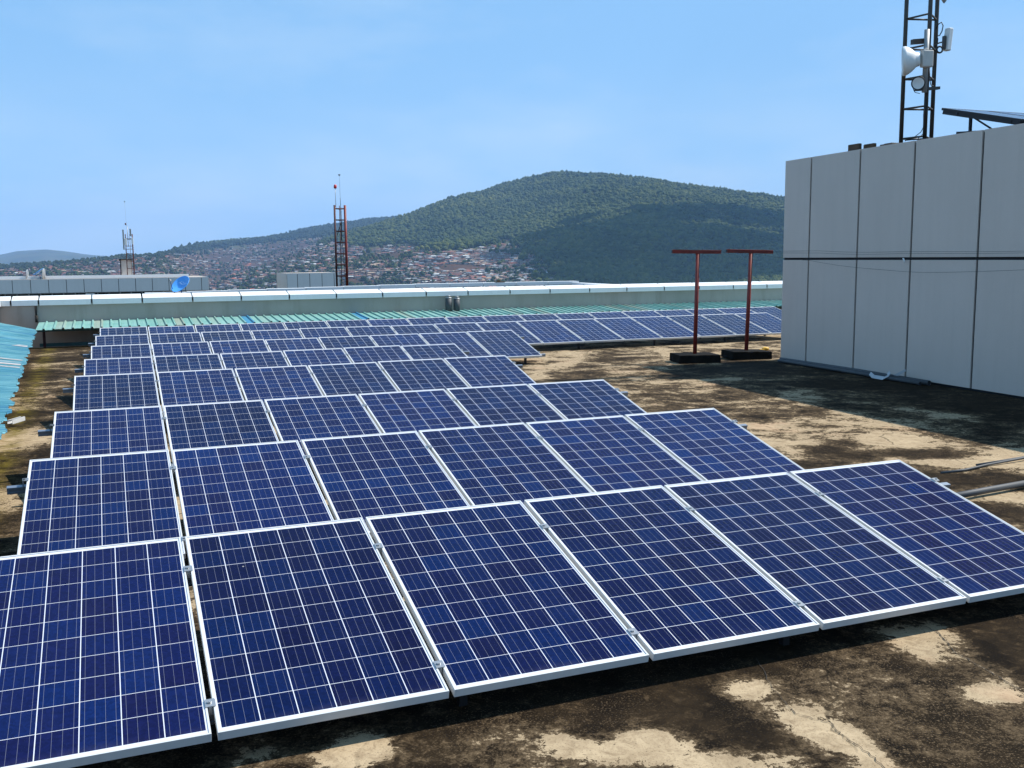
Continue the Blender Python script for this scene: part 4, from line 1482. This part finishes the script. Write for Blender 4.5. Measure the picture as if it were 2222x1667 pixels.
# ------------------------------------------------------------------ red and rusty lattice towers
def tower(name, cu, cn, z0, z1, wd, step, legr, mat_r, mat_l, lab, rung):
    root = empty(name, P(cu, cn, z0))
    cs = [P(cu - wd / 2, cn, 0), P(cu + wd / 2, cn, 0), P(cu + wd * 0.15, cn + wd * 0.8, 0)]
    for i, cpt in enumerate(cs):
        m = MB()
        m.tube([cpt + Z * z0, cpt + Z * (z1 + 0.06)], legr * (1.15 if i == 1 else 0.9 if i == 0 else 0.35), 10)
        child_local(m.build("leg", mat_r if i == 1 else mat_l), root)
    m = MB()
    zz = z0 + 0.12
    while zz < z1 + 0.01:
        for i in range(3):
            m.tube([cs[i] + Z * zz, cs[(i + 1) % 3] + Z * (zz + (0.015 if i else 0))], rung, 6)
        zz += step
    child_local(m.build("rungs", mat_l), root)
    tag(root, lab, "tower")
    return root, cs


tw, cs = tower("lattice_tower", 8.23, 37.7, 0.85, 4.02, 0.40, 0.425, 0.042, M['red'], M['red_dark'], "short red lattice tower rising behind the far parapet", 0.024)
m = MB(); m.tube([cs[0] + Z * 4.0 + U * 0.05, cs[0] + Z * 4.72 + U * 0.05], 0.010, 6)
child_local(m.build("beacon_rod", M['galv']), tw)
m = MB(); m.lathe(cs[0] + Z * 4.70 + U * 0.05, Z, [(0, 0.0), (0, 0.045), (0.05, 0.06), (0.13, 0.05), (0.16, 0.0)], 12)
child_local(m.build("beacon", M['lamp_red']), tw)
m = MB(); m.tube([P(8.29, 37.8, 2.75), P(8.29, 37.8, 4.0)], 0.022, 6); m.tube([P(8.29, 37.8, 4.0), P(8.28, 37.8, 4.35)], 0.010, 6); m.tube([P(8.28, 37.8, 4.35), P(8.27, 37.8, 5.20)], 0.004, 5)
m.tube([P(8.29, 37.8, 3.45), P(8.10, 37.7, 2.95)], 0.014, 6)
m.tube([P(8.30, 37.8, 2.75), P(8.34, 37.8, 2.3), P(8.36, 37.8, 1.6), P(8.42, 37.7, 0.95)], 0.010, 6)
child_local(m.build("lightning_rod", M['black']), tw)
m = MB(); m.lathe(P(8.27, 37.8, 5.18), Z, [(0, 0.0), (0.02, 0.03), (0.05, 0.05), (0.065, 0.0)], 8)
child_local(m.build("rod_tip", M['black']), tw)

t2, cs = tower("lattice_tower", 1.18, 66.2, 0.98, 3.62, 0.40, 0.46, 0.03, M['red_dark'], M['red_dark'], "slim rusty lattice tower with white antennas on the left wing", 0.014)
m = MB(); m.tube([P(1.12, 66.2, 2.9), P(1.12, 66.2, 4.15)], 0.02, 6); m.tube([P(1.12, 66.2, 4.15), P(1.06, 66.2, 4.3)], 0.012, 6)
m.tube([P(0.82, 66.3, 2.75), P(1.42, 66.2, 2.75)], 0.02, 6); m.tube([P(0.9, 66.3, 3.35), P(1.3, 66.2, 3.35)], 0.018, 6)
m.tube([P(1.08, 66.2, 4.3), P(1.05, 66.2, 5.65)], 0.004, 5)
child_local(m.build("antenna_pole", M['galv']), t2)
m = MB(); m.lathe(P(1.05, 66.2, 4.24), Vector((-.3, 0, 1)), [(0, 0.0), (0, 0.04), (0.10, 0.045), (0.13, 0.0)], 10)
child_local(m.build("beacon", M['red_dark']), t2)
m = MB(); m.lathe(P(1.05, 66.2, 5.62), Z, [(0, 0.0), (0.02, 0.035), (0.06, 0.03), (0.08, 0.0)], 8)
child_local(m.build("rod_tip", M['black']), t2)
for k, (u, z0, z1, wd, mt, lab) in enumerate(((0.86, 2.72, 3.95, 0.09, M['galv'], "tall thin grey sector antenna on the rusty tower"), (1.28, 3.55, 4.0, 0.10, M['galv'], "short grey sector antenna at the top of the rusty tower"), (0.98, 3.0, 3.4, 0.14, M['white_plastic'], "left white radio box on the rusty tower"), (1.37, 3.05, 3.45, 0.11, M['white_plastic'], "right white radio box on the rusty tower"))):
    m = MB(); m.box(P(u, 66.05, (z0 + z1) / 2), U * wd, N * 0.08, Z * (z1 - z0))
    m.box(P(u + 0.02, 66.12, (z0 + z1) / 2), U * 0.05, N * 0.10, Z * 0.08)
    tag(m.build("sector_antenna", mt, bevel=0.015), lab, "antenna")

# ------------------------------------------------------------------ satellite dishes
def dish(name, c, axis, rad, depth, mat, lab, stand, arm, scale_y=1.0):
    root = empty(name, c)
    axis = Vector(axis).normalized()
    m = MB()
    prof = [(depth * (r / rad) ** 2, r) for r in np.linspace(0, rad, 9)]
    m.lathe(c, axis, prof + [(depth + 0.008, rad + 0.012), (depth - 0.004, rad + 0.016)] + [(depth * (r / rad) ** 2 - 0.012, r) for r in np.linspace(rad, 0, 9)], 36)
    child_local(m.build("reflector", mat), root)
    m = MB()
    for p in stand: m.tube(p, 0.016, 8)
    child_local(m.build("stand", M['dark_blue'] if mat is M['blue_dish'] else M['galv']), root)
    if arm:
        m = MB(); m.tube(arm, 0.010, 6)
        child_local(m.build("feed_arm", M['dark_blue'] if mat is M['blue_dish'] else M['galv']), root)
        d = (Vector(arm[-1]) - Vector(arm[0])).normalized()
        m = MB(); m.tube([Vector(arm[-1]), Vector(arm[-1]) + d * 0.03 + Vector((0.035, 0, -0.03))], 0.026, 8)
        child_local(m.build("feed_horn", M['beige_plastic']), root)
    tag(root, lab, "satellite dish")
    return root


Dd = 29.3
cdish = pt(394, 619.5, Dd)
axd = Vector((-0.36, -0.65, 0.65)).normalized()
bd = dish("satellite_dish", cdish, axd, 0.295, 0.066, M['blue_dish'], "bright blue satellite dish tilted to the left behind the far parapet",
          [[pt(394, 634, Dd + 0.1), pt(393, 626, Dd + 0.05), pt(392, 622, Dd + 0.03)], [pt(394, 640, Dd + 0.1), pt(394, 627, Dd + 0.05)], [pt(380, 640, Dd + 0.1), pt(377, 631, Dd), pt(390, 627, Dd + 0.03)]],
          [pt(376, 631, Dd - 0.02), pt(372, 620, Dd - 0.08), pt(368.5, 608, Dd - 0.14)])
# faint lettering on the bowl
fc = bpy.data.curves.new("lettering", 'FONT')
fc.body = "AZAM"
fc.size = 0.135
fc.extrude = 0.002
fc.align_x = 'CENTER'
fo = bpy.data.objects.new("lettering", fc)
col.objects.link(fo)
zc = axd
xc = Vector((0.62, -0.78, 0.0)); xc = (xc - zc * xc.dot(zc)).normalized()
yc = zc.cross(xc)
mw = Matrix((xc, yc, zc)).transposed().to_4x4()
mw.translation = cdish + axd * 0.030 + yc * 0.02 + xc * 0.05
fo.matrix_basis = mw
fo.data.materials.append(M['white_letter'])
bpy.context.view_layer.update()
lm = bpy.data.meshes.new_from_object(fo)
lo = bpy.data.objects.new("lettering", lm)
col.objects.link(lo)
lo.matrix_basis = mw
bpy.data.objects.remove(fo)
child_local(lo, bd)

D6 = 59.6
dish("satellite_dish", pt(61.5, 596, D6), (-0.96, -0.25, 0.1), 0.30, 0.07, M['galv'], "left grey dish seen edge on upon the left wing roof",
     [[pt(62, 607, D6), pt(62.5, 598, D6)]], [pt(59, 603, D6 - .1), pt(56, 599, D6 - .15), pt(53, 597, D6 - .2)])
dish("satellite_dish", pt(84, 592, D6), (-0.55, -0.15, 0.82), 0.36, 0.06, M['blue_dish'], "small blue dish seen edge on between two grey dishes",
     [[pt(88, 606, D6), pt(86, 596, D6)]], [pt(80, 599, D6), pt(77, 596, D6)])
dish("satellite_dish", pt(97.5, 595, D6), (-0.97, -0.2, 0.1), 0.33, 0.07, M['galv'], "right grey dish seen edge on upon the left wing roof",
     [[pt(97.5, 607, D6), pt(98, 598, D6)]], [pt(96, 588, D6 - .1), pt(93, 586, D6 - .15)])

# ------------------------------------------------------------------ cloud that shades the right side of the mountain
sh = np.array([(1300, 610), (1300, 560), (1330, 520), (1380, 500), (1380, 560), (1400, 600), (1450, 480), (1450, 530), (1470, 580), (1520, 470), (1540, 520), (1560, 590), (1600, 470), (1620, 530), (1640, 590), (1680, 480), (1700, 540), (1720, 600), (1780, 500), (1800, 560), (1850, 600), (1880, 520)])
hh = hit(sh[:, 0], sh[:, 1])
hh = hh[~np.isnan(hh[:, 0])]
CZ = 1300.0
cc = hh + np.array(SD)[None] * ((CZ - hh[:, 2]) / SD.z)[:, None]
rr = rng.uniform(55, 110, len(cc))
wisp = np.repeat(cc, 4, 0) + rng.normal(0, 130, (len(cc) * 4, 3)) * np.array([1, 1, 0.2])
extra = cc + rng.normal(0, 60, cc.shape) * np.array([1, 1, 0.3]) + (0, 0, 40)
cv, cf = blobs(np.concatenate([cc, extra, wisp]), np.concatenate([rr, rr * 0.7, rng.uniform(8, 38, len(wisp))]), np.concatenate([rr * 0.45, rr * 0.5, rng.uniform(6, 20, len(wisp))]), 5, True, 0.10)
tc_ = NT("cloud_white"); tc_.base((0.85, 0.86, 0.88)).set(1.0, 0, 0)
tag(np_mesh("cloud", cv, cf, tc_.mat, smooth=True), kind="structure")

# ------------------------------------------------------------------ air
hz = MB(); hz.abox(-9000, 9000, -60, 9500, -70, 420)
hm = bpy.data.materials.new("air_haze")
hm.use_nodes = True
hm.node_tree.nodes.clear()
ho = hm.node_tree.nodes.new("ShaderNodeOutputMaterial")
hv = hm.node_tree.nodes.new("ShaderNodeVolumePrincipled")
hv.inputs["Color"].default_value = (0.36, 0.60, 1.0, 1)
hv.inputs["Density"].default_value = 0.0001
hm.node_tree.links.new(hv.outputs["Volume"], ho.inputs["Volume"])
tag(hz.build("haze", hm), kind="stuff")
